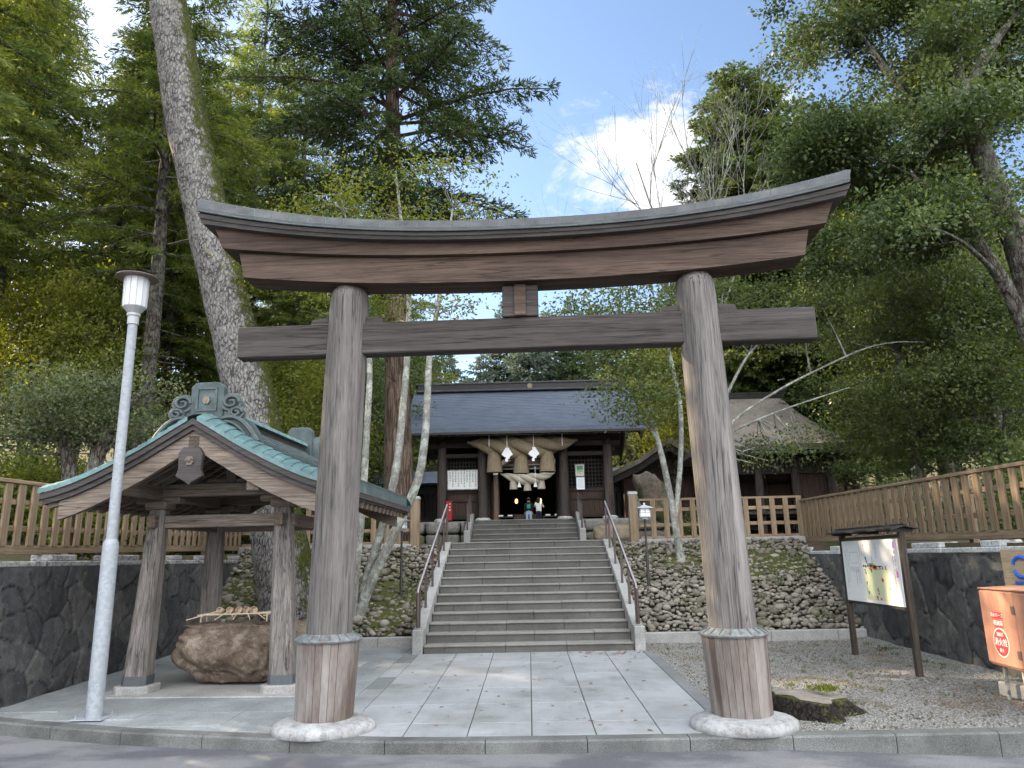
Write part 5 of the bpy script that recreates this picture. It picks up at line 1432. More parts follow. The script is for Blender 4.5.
for x, lb in ((-1.72, 'left'), (1.62, 'right')):
    t = thing('porch_lantern', 'square white lantern %s of the inner straw rope' % lb, 'lantern', (x+.1, HY-1.75, HZ+2.95))
    g = MB(); g.box((0, 0, 0), (.24, .24, .30), bev=.01); g.build('panel', M['lantern'], t); g = MB(); g.box((0, 0, .17), (.30, .30, .03)); g.build('lid', M['black'], t)
r2_ = rope('straw_rope', 'pale twisted straw rope with three tassels on the worship hall porch', (.02, HY-1.7, HZ+2.55), 1.38, .25, .30, 0, -.72, M['straw2'], (-.74, -.03, .68), .44, .38)
for x in (-.44, .38):
    g = MB(); g.box((x, -.24, .2), (.02, .02, .8)); g.prism([(x-.04, -.2), (x+.04, -.2), (x+.10, -.42), (x-.10, -.42)], 'y', -.26, -.24); g.build('paper_streamer', M['paper'], r2_)
of = thing('offering_box', 'grey slatted offering box in front of the worship hall door', 'box', (-.1, HY-1.0, HZ))
g = MB(); g.box((0, 0, .42), (1.3, .6, .75), bev=.02); ob_ = g.build('chest', M['gatez'], of); g = MB()
for k in range(9): g.box((-.58+k*.145, 0, .81), (.05, .56, .05))
g.build('slat', M['gatez'], ob_)
for xa, lb in ((-1.15, 'left'), (1.25, 'right')):
    t = thing('counter_table', 'dark counter with white notices %s of the offering box' % lb, 'table', (xa, HY-1.1, HZ))
    g = MB(); g.box((0, 0, .70), (1.0, .4, .05)); tp = g.build('table_top', M['gatez'], t)
    for x in (-.45, .45):
        for y in (-.16, .16): g = MB(); g.box((x, y, .34), (.05, .05, .68)); g.build('leg', M['gatez'], t)
    g = MB(); g.box((-.25, -.15, .76), (.24, .02, .08)); g.box((.22, -.15, .76), (.24, .02, .08)); g.build('notice_card', M['paper'], tp)
for x, lb in ((-.62, 'left'), (.66, 'right')):
    t = thing('lit_lantern', 'small glowing orange paper lantern %s of the dark hall doorway' % lb, 'lantern', (x, HY+.6, HZ+1.62)); g = MB()
    g.lathe([(.03, -.12), (.07, -.09), (.075, .0), (.07, .09), (.03, .12)], n=14); g.build('paper_shade', M['warm'], t, True)
    g = MB(); g.box((0, 0, .14), (.10, .10, .04)); g.box((0, 0, -.14), (.09, .09, .03)); g.tube([(0, 0, .14), (0, 0, 1.6)], .01, 6); g.build('lantern_frame', M['black'], t)

# worshippers
def person(label, loc, rz, top, trousers, raise_arm=False, hair_long=False):
    t = thing('person', label, 'person', loc, rz)
    J = {'pel': (0, 0, .93, .135), 'sp': (0, 0, 1.12, .135), 'ch': (0, -.01, 1.30, .155), 'nk': (0, 0, 1.44, .062), 'hd': (0, -.02, 1.53, .085), 'ht': (0, -.015, 1.63, .085),
         'hl': (-.09, 0, .86, .085), 'kl': (-.10, -.02, .48, .062), 'al': (-.10, .02, .09, .042), 'tl': (-.105, -.12, .035, .032),
         'hr': (.09, 0, .86, .085), 'kr': (.10, -.02, .48, .062), 'ar': (.10, .02, .09, .042), 'tr': (.105, -.12, .035, .032),
         'sl': (-.17, 0, 1.36, .055), 'el': (-.22, .01, 1.10, .042), 'wl': (-.20, -.10, .88, .03), 'ml': (-.19, -.14, .80, .028),
         'sr': (.17, 0, 1.36, .055), 'er': (.22, .01, 1.10, .042), 'wr': (.20, -.10, .88, .03), 'mr': (.19, -.14, .80, .028)}
    if raise_arm: J['er'] = (.26, -.14, 1.22, .042); J['wr'] = (.24, -.26, 1.42, .03); J['mr'] = (.22, -.28, 1.50, .028); J['el'] = (-.24, -.14, 1.18, .042); J['wl'] = (-.14, -.30, 1.26, .03); J['ml'] = (-.08, -.32, 1.30, .028)
    E_ = [('pel','sp'),('sp','ch'),('ch','nk'),('nk','hd'),('hd','ht'),('pel','hl'),('hl','kl'),('kl','al'),('al','tl'),('pel','hr'),('hr','kr'),('kr','ar'),('ar','tr'),('ch','sl'),('sl','el'),('el','wl'),('wl','ml'),('ch','sr'),('sr','er'),('er','wr'),('wr','mr')]
    ks = list(J); me = bpy.data.meshes.new('body'); me.from_pydata([J[k][:3] for k in ks], [(ks.index(a), ks.index(b)) for a, b in E_], [])
    o = bpy.data.objects.new('body', me); COL.objects.link(o)
    md = o.modifiers.new('s', 'SKIN'); me.skin_vertices[0].data[0].use_root = True
    for i, k in enumerate(ks): me.skin_vertices[0].data[i].radius = (J[k][3], J[k][3]*(.72 if k in ('pel', 'sp', 'ch') else 1.))
    o.modifiers.new('b', 'SUBSURF').levels = 2
    bpy.context.view_layer.update(); me2 = bpy.data.meshes.new_from_object(o.evaluated_get(bpy.context.evaluated_depsgraph_get()))
    bpy.data.objects.remove(o); me2.shade_smooth(); me2.materials.clear()
    for m_ in (M['skin'], top, trousers, M['black']): me2.materials.append(m_)
    for p in me2.polygons:
        z = p.center.z
        arm_end = abs(p.center.x) > .17 and (z < .92 if not raise_arm else z > 1.36 and p.center.y < -.18)
        p.material_index = 0 if (z > 1.45 or arm_end) and not (raise_arm and abs(p.center.x) > .17 and z <= 1.36) else (1 if z > .97 or abs(p.center.x) > .185 else (2 if z > .10 else 3))
    b = bpy.data.objects.new('body', me2); COL.objects.link(b); b.parent = t
    V = ICO3[0]; P = V*np.array([.100, .115, .115])+np.array([0, .005, 1.60]); P[:, 2] = np.where((P[:, 1] < -.05) & (P[:, 2] < 1.62), 1.62+(P[:, 2]-1.62)*.1, P[:, 2])
    if hair_long: lo = (P[:, 2] < 1.58) & (P[:, 1] > 0); P[lo, 2] -= .12
    tri_mesh('hair', P, ICO3[1], M['hair'], None, True, t)
    g = MB()
    for x in (-.035, .035): g.lathe([(.001, -.012), (.012, 0), (.001, .012)], (x, -.108, 1.585), 8)
    g.build('eye', M['ink'], t)
    g = MB(); g.beam((0, -.10, 1.57), (0, -.125, 1.545), .022, .022); g.build('nose', M['skin'], t); t.scale = (.92, .92, .92)
    return t
p1_ = person('person in black top and pale blue jeans facing the worship hall', (.03, HY-2.5, HZ), rad(180), M['blacktop'], M['jeans'])
g = MB(); g.box((0, .125, 1.22), (.18, .02, .22), bev=.01); g.build('shirt_print', M['greenprint'], p1_)
person('person in white top and navy trousers with hands raised at the hall', (.52, HY-2.4, HZ), rad(165), M['whitetop'], M['navy'], True, True)

# side wings of the precinct, left and right behind the gate
def wing(label, xa, xb, y, zb):
    t = thing('precinct_wall', label, 'wall', ((xa+xb)/2, y, zb)); L = xb-xa
    g = MB(); nb_ = int(L/.16)
    for k in range(nb_): g.box((-L/2+(k+.5)*L/nb_, 0, 1.0), (.06, .06, 1.0))
    g.build('slat', M['gatex'], t)
    g = MB(); g.box((0, .10, .95), (L, .04, 1.9)); g.box((0, 0, .35), (L, .12, .45)); g.box((0, 0, 1.52), (L, .12, .10)); g.build('wall_panel', M['black'], t)
    g = MB(); g.prism([(-.7, 1.85), (.7, 1.85), (.05, 2.35), (-.05, 2.35)], 'x', -L/2-.1, L/2+.1); g.build('wall_roof', M['slate'], t)
wing('dark slatted precinct wall with slate roof left of the gate', -7.0, -3.0, 29.0, 2.62)
wing('dark slatted precinct wall with slate roof right of the gate', 2.85, 6.6, 29.0, 2.62)

# ================================================================== RIGHT HAND BUILDINGS
kg = thing('shrine_pavilion', 'open dark timber stage with grey shingled hip roof right of the torii', 'pavilion', (8.2, 26.6, 2.1))
for x in (-1.75, -.6, .6, 1.75):
    for y in (-1.7, 1.7):
        g = MB(); g.lathe([(.14, 0), (.13, 3.0)], (x, y, 0), 14); g.build('post', M['gatez'], kg, True)
for z, hh in ((2.85, .2), (2.15, .14), (.75, .16)):
    g = MB()
    for y in (-1.7, 1.7): g.box((0, y, z), (4.0, .14, hh))
    for x in (-1.75, 1.75): g.box((x, 0, z), (.14, 3.6, hh))
    g.build('beam', M['gatex'], kg)
g = MB(); g.box((0, 0, .80), (4.6, 4.4, .10), bev=.01); g.build('stage_floor', M['gatez'], kg)
g = MB()
for k in range(26): g.box((-1.75+k*.14, -1.66, 2.5), (.10, .03, .62))
g.build('upper_board', M['gatez'], kg)
g = MB()
for k in range(12): g.box((.65+k*.092, -1.66, 1.45), (.08, .03, 1.3))
g.build('side_board', M['gatered'], kg)
g = MB(); g.box((-.2, 1.72, 1.8), (1.0, .04, 2.0)); g.box((1.2, 1.72, 1.8), (1.1, .04, 2.0)); g.build('back_board', M['gatered'], kg)
HB = [(2.75, 2.75, 2.93), (2.35, 2.30, 3.10), (1.7, 1.5, 3.62), (1.2, .75, 4.35), (.9, .22, 4.92)]
g = MB()
for (a, b, z) in HB: g.v += [(-a, -b, z), (a, -b, z), (a, b, z), (-a, b, z)]
for i in range(len(HB)-1): g.f += [(i*4+j, i*4+(j+1) % 4, i*4+4+(j+1) % 4, i*4+4+j) for j in range(4)]
g.f += [(16, 17, 18, 19)]
k0 = len(g.v); 
for (a, b, z) in ((2.70, 2.70, 2.75),): g.v += [(-a, -b, z), (a, -b, z), (a, b, z), (-a, b, z)]
g.f += [(k0+3, k0+2, k0+1, k0)] + [(j, k0+j, k0+(j+1) % 4, (j+1) % 4) for j in range(4)]
g.build('roof', M['thatch'], kg)
g = MB()
for k in range(34): x = -2.55+k*5.1/33; g.box((x, -2.35, 2.70), (.05, .55, .05)); g.box((x, 2.35, 2.70), (.05, .55, .05))
g.build('rafter_end', M['pale'], kg)
g = MB(); g.box((0, 0, 5.0), (2.1, .40, .16), bev=.02); g.box((0, 0, 5.13), (2.3, .30, .10), bev=.02); g.build('ridge', M['black'], kg)
sh2 = thing('side_shrine', 'small dark gabled shrine building left of the shingled stage', 'building', (5.2, 29.5, 2.1))
g = MB(); g.box((0, 0, 1.2), (3.2, 2.6, 2.4)); g.build('wall', M['gatered'], sh2)
g = MB(); g.box((-.9, -1.33, 1.55), (1.2, .04, .7)); g.build('plaster_panel', M['pale'], sh2)
g = MB()
for s in (-1, 1): g.prism([(0, 3.75), (s*1.1, 3.0), (s*2.3, 2.45), (s*2.3, 2.28), (s*1.1, 2.82), (0, 3.55)], 'y', -2.2, 1.8)
g.build('roof', M['thatch'], sh2)
g = MB()
for s in (-1, 1): g.prism([(0, 3.5), (s*1.1, 2.78), (s*2.2, 2.26), (s*2.2, 2.08), (s*1.1, 2.56), (0, 3.26)], 'y', -2.1, -2.0)
g.build('barge_board', M['gatex'], sh2)
g = MB(); g.prism([(-1.6, 2.38), (1.6, 2.38), (0, 3.4)], 'y', -1.30, -1.2); g.build('gable_wall', M['gatex'], sh2)
V = ico(4)[0]; nz_ = vnoise(V, 400, 5, 1.5); P = np.sign(V)*np.abs(V)**.8*(1+.16*nz_+.16*ridged(V, 404, 4, 2.2))[:, None]*np.array([.42, .34, .66]); P[:, 0] -= P[:, 2]*.42
P += np.array([3.55, 21.2, 3.2]); P[:, 2] = np.maximum(P[:, 2], 1.9)
M['mossrock'] = rock('mossy standing rock', (.12, .10, .08), (.045, .038, .03), (.21, .18, .15), 9, moss=(.045, .055, .018), mossamt=.50)
tag(tri_mesh('standing_rock', P, ico(4)[1], M['mossrock']), 'leaning mossy standing rock behind the right cross fence', 'rock')
# ================================================================== TREES
def leaf_quads(C, D, L, W, tone, rs):
    n = len(C); R = rs.normal(size=(n, 3)); S = np.cross(D, R); S /= np.linalg.norm(S, axis=1, keepdims=True)+1e-9
    L = L[:, None]; W = W[:, None]; V = np.empty((n, 4, 3))
    V[:, 0] = C; V[:, 1] = C+D*L*.45+S*W*.5; V[:, 2] = C+D*L; V[:, 3] = C+D*L*.45-S*W*.5
    return V.reshape(-1, 3), np.arange(n*4).reshape(-1, 4), np.repeat(tone, 4)
def norm(a): return a/(np.linalg.norm(a, axis=-1, keepdims=True)+1e-9)
def crown_obj(name, parts, m, parent):
    V, F, T = [], [], []; k = 0
    for v, f, t in parts: V.append(v); F.append(f+k); T.append(t); k += len(v)
    return tri_mesh(name, np.concatenate(V), np.concatenate(F), m, np.clip(np.concatenate(T), 0, 1), False, parent)
def trunk_obj(g, m, parent):
    o = g.build('trunk', m, parent, True, ang=60); return o
def path_tube(g, P, R, n=10, rough=0., seed=0, seg=.35):
    """resample a path smoothly and add knots"""
    P = np.array(P, float); R = np.array(R, float); d = np.r_[0, np.cumsum(np.linalg.norm(np.diff(P, axis=0), axis=1))]
    k = max(4, int(d[-1]/seg)); t = np.linspace(0, d[-1], k)
    def smooth(y):
        o = np.interp(t, d, y); q = np.convolve(np.pad(o, 2, mode='edge'), [.1, .2, .4, .2, .1], 'valid'); q[0], q[-1] = o[0], o[-1]; return q
    Q = np.stack([smooth(P[:, i]) for i in range(3)], -1); RR = np.interp(t, d, R); o = len(g.v)
    g.tube(Q.tolist(), RR.tolist(), n)
    if rough:
        v = np.array(g.v[o:]); ax = np.repeat(Q, n, 0); dv = v-ax; nz = vnoise(v*np.array([1, 1, .35]), seed, 4, 2.2)+.5*vnoise(v*np.array([1, 1, .5]), seed+9, 3, 7.)+(.45*(1-2*np.abs(vnoise(v*np.array([1, 1, .28]), seed+11, 3, 13.))) if n > 40 else 0)
        g.v[o:] = (ax+dv*(1+rough*nz[:, None])).tolist()
    return Q
def conifer(root, H_, r0, zb, R, nb, seed, lmat, bmat, leaves=13, lsz=(.15, .06), droop=.35, rise=.12, lean=(0, 0), shape=.75, trunkpath=None, twig=.20, tonebias=0., dead=10):
    rs = np.random.default_rng(seed); g = MB()
    zs = np.linspace(0, H_, 7); Pt = np.stack([lean[0]*zs/H_+rs.normal(0, .05, 7), lean[1]*zs/H_+rs.normal(0, .05, 7), zs], -1); Pt[0, :2] = 0
    Rt = r0*(1-.93*(zs/H_)); 
    P = [(0, 0, -.3), (0, 0, .15)]+Pt[1:].tolist(); Rr = [r0*1.55, r0*1.22]+Rt[1:].tolist()
    path_tube(g, P, Rr, 14, .07, seed, .45)
    C, D, T = [], [], []
    for i in range(nb):
        t = (i+rs.random())/nb; z = zb+(H_-zb)*t**.9; az = i*2.4+rs.normal(0, .35)
        Lb = max(.35, R*(1-t)**shape*rs.uniform(.62, 1.15))*(1. if t > .12 else rs.uniform(.5, 1.0)); 
        b0 = np.array([np.interp(z, zs, Pt[:, 0]), np.interp(z, zs, Pt[:, 1]), z]); dr = np.array([math.cos(az), math.sin(az), 0]); sdv = np.array([-dr[1], dr[0], 0])
        rz = rise+rs.normal(0, .09); dp = droop*rs.uniform(.5, 1.3)
        def pos(s): s = np.asarray(s)[..., None]; return b0+dr*s*Lb+np.array([0, 0, 1])*(rz*s*Lb-dp*s*s*Lb)+sdv*(.08*Lb*np.sin(s*3+i))
        sb = np.linspace(0, 1, 5); g.tube(pos(sb).tolist(), (max(.012, .016*Lb+.006)*(1-.85*sb)).tolist(), 4, False)
        nt_ = max(5, int(Lb/twig)*2); bt = rs.normal(.45, .16)
        for k in range(nt_):
            s0 = .14+.86*(k+.5)/nt_; sg = 1 if k % 2 else -1; tl = min(1.05, (.18+.42*Lb*(1-s0)**.8)*rs.uniform(.6, 1.15))
            if rs.random() < .08: continue
            td = norm(dr*.72+sdv*sg*.75+np.array([0, 0, rs.normal(-.08, .12)])); p0 = pos(s0)
            m_ = max(3, int(leaves*tl/.5)); u = rs.random(m_)
            c = p0+td*(u*tl)[:, None]+rs.normal(0, .035, (m_, 3)); c[:, 2] -= .25*(u*tl)**2
            d_ = norm(td+rs.normal(0, .55, (m_, 3))+np.array([0, 0, -.15])); C.append(c); D.append(d_); T.append(np.full(m_, bt+rs.normal(0, .08))+rs.normal(0, .14, m_)+tonebias+.12*(u-.5))
    for i in range(dead):
        z = rs.uniform(zb*.35, zb); az = rs.uniform(0, 6.28); L_ = rs.uniform(.4, 1.6); b0 = np.array([np.interp(z, zs, Pt[:, 0]), np.interp(z, zs, Pt[:, 1]), z])
        g.tube([b0, b0+np.array([math.cos(az)*L_, math.sin(az)*L_, -.1*L_])], [.022, .006], 4, False)
    C = np.concatenate(C); n = len(C); rsz = rs.uniform(.7, 1.3, n)
    trunk_obj(g, bmat, root); crown_obj('crown', [leaf_quads(C, np.concatenate(D), lsz[0]*rsz, lsz[1]*rsz, np.concatenate(T), rs)], lmat, root)
    return n
def broadleaf(root, stems, ell, ncl, per, seed, lmat, bmat, cs=.34, lsz=(.10, .055), flat=.6, limbs=10, shell=.45, rough=.05, twig_r=.011, nmain=10, tonebias=0., starts=.45, bare=0, boughs=0, bs=.5, seg=.3):
    """stems: list of (path, radii); ell: list of ((cx,cy,cz),(rx,ry,rz),weight)"""
    rs = np.random.default_rng(seed); g = MB(); nodes = []; nr = []
    for P, R in stems:
        Q = path_tube(g, P, R, nmain, rough, seed, seg); k = int(len(Q)*starts); nodes += Q[k:].tolist(); nr += np.linspace(R[0], R[-1], len(Q))[k:].tolist()
    wts = np.array([e[2] for e in ell], float); wts /= wts.sum(); cl = []
    for i in range(ncl):
        c, r, _ = ell[rs.choice(len(ell), p=wts)]; d = norm(rs.normal(size=3)); q = rs.random()**shell
        cl.append(np.array(c)+d*q*np.array(r))
    cl = np.array(cl)
    if boughs: cl = cl[rs.integers(0, boughs, ncl)]+rs.normal(0, 1, (ncl, 3))*np.array([bs, bs, bs*.55])
    ms = cl[rs.choice(ncl, min(limbs, ncl), replace=False)]
    for p in ms:                                     # main limbs
        nd = np.array(nodes); dv = p-nd; cost = np.linalg.norm(dv, axis=1)+1.2*np.clip(nd[:, 2]-p[2]+.3, 0, 9); j = int(cost.argmin()); a = nd[j]; L_ = np.linalg.norm(p-a)
        if L_ < .25: continue
        sN = np.linspace(0, 1, max(4, int(L_/.35))); wob = rs.normal(0, .05*L_, 3)
        Q = a+(p-a)*sN[:, None]+np.sin(sN*3.14)[:, None]*(wob+np.array([0, 0, .10*L_])); r1 = min(nr[j]*.62, .03+.028*L_)
        g.tube(Q.tolist(), (r1*(1-.75*sN)).tolist(), 6, False); nodes += Q[1:].tolist(); nr += (r1*(1-.75*sN[1:])).tolist()
    nd = np.array(nodes); C, D, T = [], [], []
    for p in cl:
        dv = p-nd; cost = np.linalg.norm(dv, axis=1)+.6*np.clip(nd[:, 2]-p[2], 0, 9); j = int(cost.argmin()); a = nd[j]; L_ = np.linalg.norm(p-a)
        mid = (a+p)/2+rs.normal(0, .08*L_+.01, 3); rr = min(twig_r*(1+.5*L_), nr[j]*.7)
        g.tube([a, mid, p], [rr, rr*.7, rr*.35], 4, False)
        if bare and rs.random() < bare: continue
        k = int(per*rs.uniform(.5, 1.4)); cc = cs*rs.uniform(.65, 1.35); off = rs.normal(0, 1, (k, 3))*np.array([cc, cc, cc*flat]); c = p+off
        base = rs.normal(.45, .13); C.append(c); D.append(norm(off*.5/cc+rs.normal(0, .8, (k, 3))+np.array([0, 0, -.15])))
        T.append(np.full(k, base)+rs.normal(0, .15, k)+tonebias+.10*off[:, 2]/(cc*flat))
    trunk_obj(g, bmat, root)
    C = np.concatenate(C); n = len(C); rsz = rs.uniform(.65, 1.3, n)
    crown_obj('crown', [leaf_quads(C, np.concatenate(D), lsz[0]*rsz, lsz[1]*rsz, np.concatenate(T), rs)], lmat, root)
    return n
L_fir = leaf('fir needles', (.044, .070, .020), (.100, .134, .036), (.21, .225, .062), .52, (1.45, 1.4, .55))
L_cedar = leaf('dark cedar needles', (.018, .032, .014), (.044, .066, .024), (.09, .118, .038), .36)
L_lime = leaf('yellow green leaves', (.075, .10, .015), (.15, .17, .030), (.25, .24, .055), .52, (1.35, 1.3, .5))
L_oak = leaf('dark glossy oak leaves', (.036, .058, .024), (.080, .112, .040), (.15, .18, .06), .40, rough=.42)
L_mid = leaf('mid green leaves', (.052, .074, .028), (.102, .13, .044), (.185, .20, .065), .45)
L_grey = leaf('grey green shrub leaves', (.05, .066, .032), (.10, .12, .056), (.18, .19, .09), .40)
L_silver = leaf('silvery green needles', (.07, .095, .07), (.13, .165, .12), (.21, .24, .18), .30, (1, 1, .9))
B_pine = bark('scaly grey pine bark', (.055, .046, .043), (.18, .165, .158), (.33, .305, .295), 15, .42, lichen=(.25, .245, .22), moss=((.075, .085, .018), (.9, -.15, .0), 1.08))
B_dark = bark('dark furrowed bark', (.025, .020, .016), (.075, .060, .048), (.14, .115, .092), 12, .22)
B_cedar = bark('brown cedar bark', (.05, .034, .024), (.13, .092, .068), (.22, .165, .13), 14, .10)
B_lich = bark('pale lichen covered bark', (.15, .145, .125), (.22, .215, .19), (.36, .355, .32), 24, .5, lichen=(.43, .45, .39), bump=.6)
B_oak = bark('oak bark', (.035, .028, .023), (.095, .08, .068), (.17, .15, .13), 12, .30, lichen=(.20, .205, .165))

L_fir2 = leaf('deep green conifer sprays', (.040, .060, .020), (.078, .108, .032), (.15, .17, .05), .40, (1.2, 1.2, .6))
# --- hero trees
t = thing('leaning_pine', 'huge leaning pine with grey scaly bark and moss behind the water pavilion', 'tree', (-4.65, 15.2, .35))
O = np.array([-4.65, 15.2, .35]); Q = np.array([(-4.48, 15.2, -.2), (-4.62, 15.2, .5), (-5.02, 15.2, 2.2), (-5.83, 15.2, 5.29), (-6.72, 15.25, 8.3), (-7.58, 15.3, 11.3), (-8.40, 15.4, 14.79), (-8.9, 15.5, 18), (-9.1, 15.6, 22)])-O
broadleaf(t, [(Q, [.78, .64, .53, .485, .46, .45, .42, .34, .16])], [((-4.0, .3, 20.5), (4.6, 4.2, 2.2), 1), ((-3.0, 1.5, 18.5), (3.4, 2.6, 1.4), .6)], 150, 150, 501, L_cedar, B_pine, cs=.5, lsz=(.17, .035), flat=.5, limbs=12, rough=.06, nmain=72, starts=.75, seg=.13)
t = thing('cedar_tree', 'tall dark cedar with brown trunk rising behind the left of the torii', 'tree', (-3.12, 18.4, 1.9))
conifer(t, 25, .36, 8.2, 4.5, 118, 502, L_cedar, B_cedar, 30, (.17, .038), .30, .16, (-.7, .3), .55, tonebias=.0, dead=16)
t = thing('lichen_tree', 'pale lichened tree of three slim stems with yellow green leaves left of the steps', 'tree', (-3.34, 15.0, .5)); O = np.array([-3.34, 15., .5])
S = [([(-3.36, 15, .3), (-3.28, 15, .85), (-2.53, 15, 2.43), (-2.14, 15, 3.21), (-2.02, 15, 4.4), (-2.0, 15.05, 5.69), (-1.76, 15.1, 7.22), (-1.5, 15.2, 9.2)], [.14, .105, .09, .082, .074, .066, .048, .02]),
     ([(-3.40, 15.1, .3), (-3.28, 15.1, 1.1), (-2.93, 15.15, 2.2), (-2.65, 15.2, 3.42), (-2.46, 15.2, 5.7), (-2.44, 15.2, 7.23), (-2.8, 15.3, 10.2)], [.13, .095, .085, .08, .068, .055, .02]),
     ([(-3.42, 14.95, .3), (-3.42, 14.95, 1.0), (-3.27, 14.9, 2.64), (-3.17, 14.9, 5.61), (-3.4, 14.9, 7.2), (-3.9, 14.8, 9.4)], [.11, .085, .075, .06, .045, .018])]
broadleaf(t, [(np.array(p)-O, r) for p, r in S], [((.75, .2, 8.4), (2.4, 1.7, 1.5), 1.2), ((-.9, 0, 7.6), (2.0, 1.5, 1.2), .8), ((2.6, .2, 7.6), (1.1, 1.0, .8), .25), ((.6, .1, 6.3), (2.2, 1.2, .55), .45)], 215, 62, 503, L_lime, B_lich, cs=.27, lsz=(.085, .045), flat=.65, limbs=16, rough=.05, nmain=12, starts=.5)
t = thing('lichen_tree', 'pale lichened tree with two stems right of the steps behind the torii pillar', 'tree', (3.30, 16.8, 1.5)); O = np.array([3.3, 16.8, 1.5])
S = [([(3.32, 16.8, 1.2), (3.27, 16.8, 1.7), (3.16, 16.8, 2.9), (3.0, 16.8, 4.0), (2.82, 16.9, 4.9), (2.5, 17, 6.0), (2.2, 17.0, 7.0)], [.13, .085, .074, .064, .045, .025, .012]),
     ([(3.22, 16.85, 2.4), (3.45, 16.9, 3.6), (3.56, 16.9, 5.0), (3.35, 16.9, 6.3), (3.2, 16.9, 7.6)], [.06, .06, .056, .045, .02])]
broadleaf(t, [(np.array(p)-O, r) for p, r in S], [((-1.0, -.4, 5.5), (2.0, 1.2, .85), 1.2), ((-.8, -.5, 3.6), (1.2, .8, .7), .9), ((.5, -.2, 6.6), (1.4, 1.1, .6), .5), ((-1.0, -.5, 4.5), (1.0, .8, .45), .5)], 230, 60, 504, L_mid, B_lich, cs=.24, lsz=(.085, .045), flat=.42, limbs=14, rough=.05, nmain=12, starts=.4)
t = thing('spreading_tree', 'spreading tree with long pale bare branch right of the torii', 'tree', (4.1, 17.1, 1.95)); O = np.array([4.1, 17.1, 1.95])
S = [([(4.1, 17.1, 1.6), (4.15, 17.1, 3.2), (4.5, 17.0, 4.4), (4.66, 17, 4.62), (6.04, 17, 5.43), (7.86, 17, 6.25), (8.6, 17, 6.42), (9.3, 17, 6.36)], [.11, .06, .042, .034, .026, .019, .013, .006]),
     ([(4.15, 17.1, 3.2), (4.2, 17.3, 5), (4.7, 17.4, 7), (5.0, 17.5, 8.4)], [.06, .05, .035, .015]), ([(4.2, 17.2, 4.4), (5.4, 17.6, 6.4), (7.0, 17.9, 7.6)], [.045, .03, .012]), ([(4.3, 17, 4.2), (5.5, 16.6, 4.7), (7.2, 16.4, 5.2)], [.03, .022, .01])]
broadleaf(t, [(np.array(p)-O, r) for p, r in S], [((2.0, .5, 5.3), (2.3, 1.6, .8), 1.2), ((4.6, .2, 3.3), (2.2, 1.6, .9), 1.1), ((1.2, -.3, 2.0), (1.3, 1.0, .4), .25), ((.6, .3, 6.5), (1.6, 1.3, .8), .5)], 280, 50, 505, L_mid, B_lich, cs=.24, lsz=(.085, .045), flat=.40, boughs=70, bs=.36, twig_r=.016, limbs=26, rough=.04, nmain=10, starts=.3)
t = thing('oak_tree', 'big dark evergreen oak with thick leaning trunk at the upper right', 'tree', (11.0, 15.0, 1.8)); O = np.array([11., 15, 1.8])
S = [([(11.1, 15, 1.4), (10.9, 15, 4.0), (10.45, 15, 8.02), (9.97, 15, 10.46), (9.73, 15, 11.3), (9.92, 15.1, 12.6), (10.1, 15.2, 14.5)], [.50, .34, .26, .22, .19, .14, .05]),
     ([(10.6, 15, 4.6), (9.98, 14.8, 6.85), (9.09, 14.6, 8.47), (8.2, 14.5, 9.3)], [.16, .14, .10, .04]), ([(9.8, 15, 11.0), (8.9, 14.9, 11.15), (8.2, 14.8, 11.9), (7.6, 14.8, 13.2)], [.15, .11, .08, .03]),
     ([(9.9, 15.1, 11.5), (11, 15.4, 13), (12, 15.6, 14.2)], [.16, .11, .04])]
broadleaf(t, [(np.array(p)-O, r) for p, r in S], [((-2.6, .4, 11.6), (2.3, 2.2, 2.3), 1.3), ((-2.6, .6, 8.6), (2.1, 1.8, .9), .9), ((-3.0, 0, 6.6), (1.9, 1.4, 1.0), .7), ((.9, 1.6, 11.0), (2.4, 1.6, 2.6), 1.0), ((-1.2, .4, 14.4), (3.6, 2.6, 1.5), 1.1), ((.9, 1.2, 7.4), (1.4, 1.0, .9), .3), ((1.4, 1.2, 13.6), (2.2, 1.8, 1.8), .8)], 540, 320, 506, L_oak, B_oak, cs=.27, lsz=(.10, .058), flat=.6, boughs=92, bs=.50, limbs=34, rough=.05, nmain=16, starts=.45)
t = thing('bare_tree', 'leafless thin grey tree against the sky right of the torii', 'tree', (5.6, 21.5, 2.0)); rsb = np.random.default_rng(5); g = MB(); brs = MB()
def twigs(g, p, d, L, r, depth):
    pts = [p]; q = p; dd = d
    for k in range(4):
        dd = norm(dd+rsb.normal(0, .10, 3)+np.array([0, 0, .05])); q = q+dd*L/4; pts.append(q)
    g.tube(pts, [r*(1-.14*k) for k in range(5)], 6 if r > .03 else 4, False)
    if depth == 0: return
    for k in range(3 if depth > 1 else 2):
        a = rsb.uniform(.3, 1.0); j = min(4, int(a*4)); nd_ = norm(dd+rsb.normal(0, .42, 3)+np.array([0, 0, .1])); twigs(g, pts[j], nd_, L*rsb.uniform(.55, .8), r*.55, depth-1)
path_tube(g, [(0, 0, -.3), (0, 0, 2), (.1, 0, 5), (.05, 0, 6.5)], [.22, .16, .13, .10], 10, .05, 3)
for d0, L_, r_ in (((-.42, 0, 1), 5.6, .07), ((.1, .1, 1), 5.2, .07), ((.5, -.1, 1), 4.4, .055), ((-.75, .1, .8), 4.8, .05), ((-.15, -.3, 1), 4.6, .05), ((-.6, -.1, 1.1), 5.0, .05)):
    twigs(brs, np.array([.05, 0, 6.3]), norm(np.array(d0, float)), L_, r_*.6, 4)
trunk_obj(g, B_lich, t); brs.build('branch', B_lich, t, True)
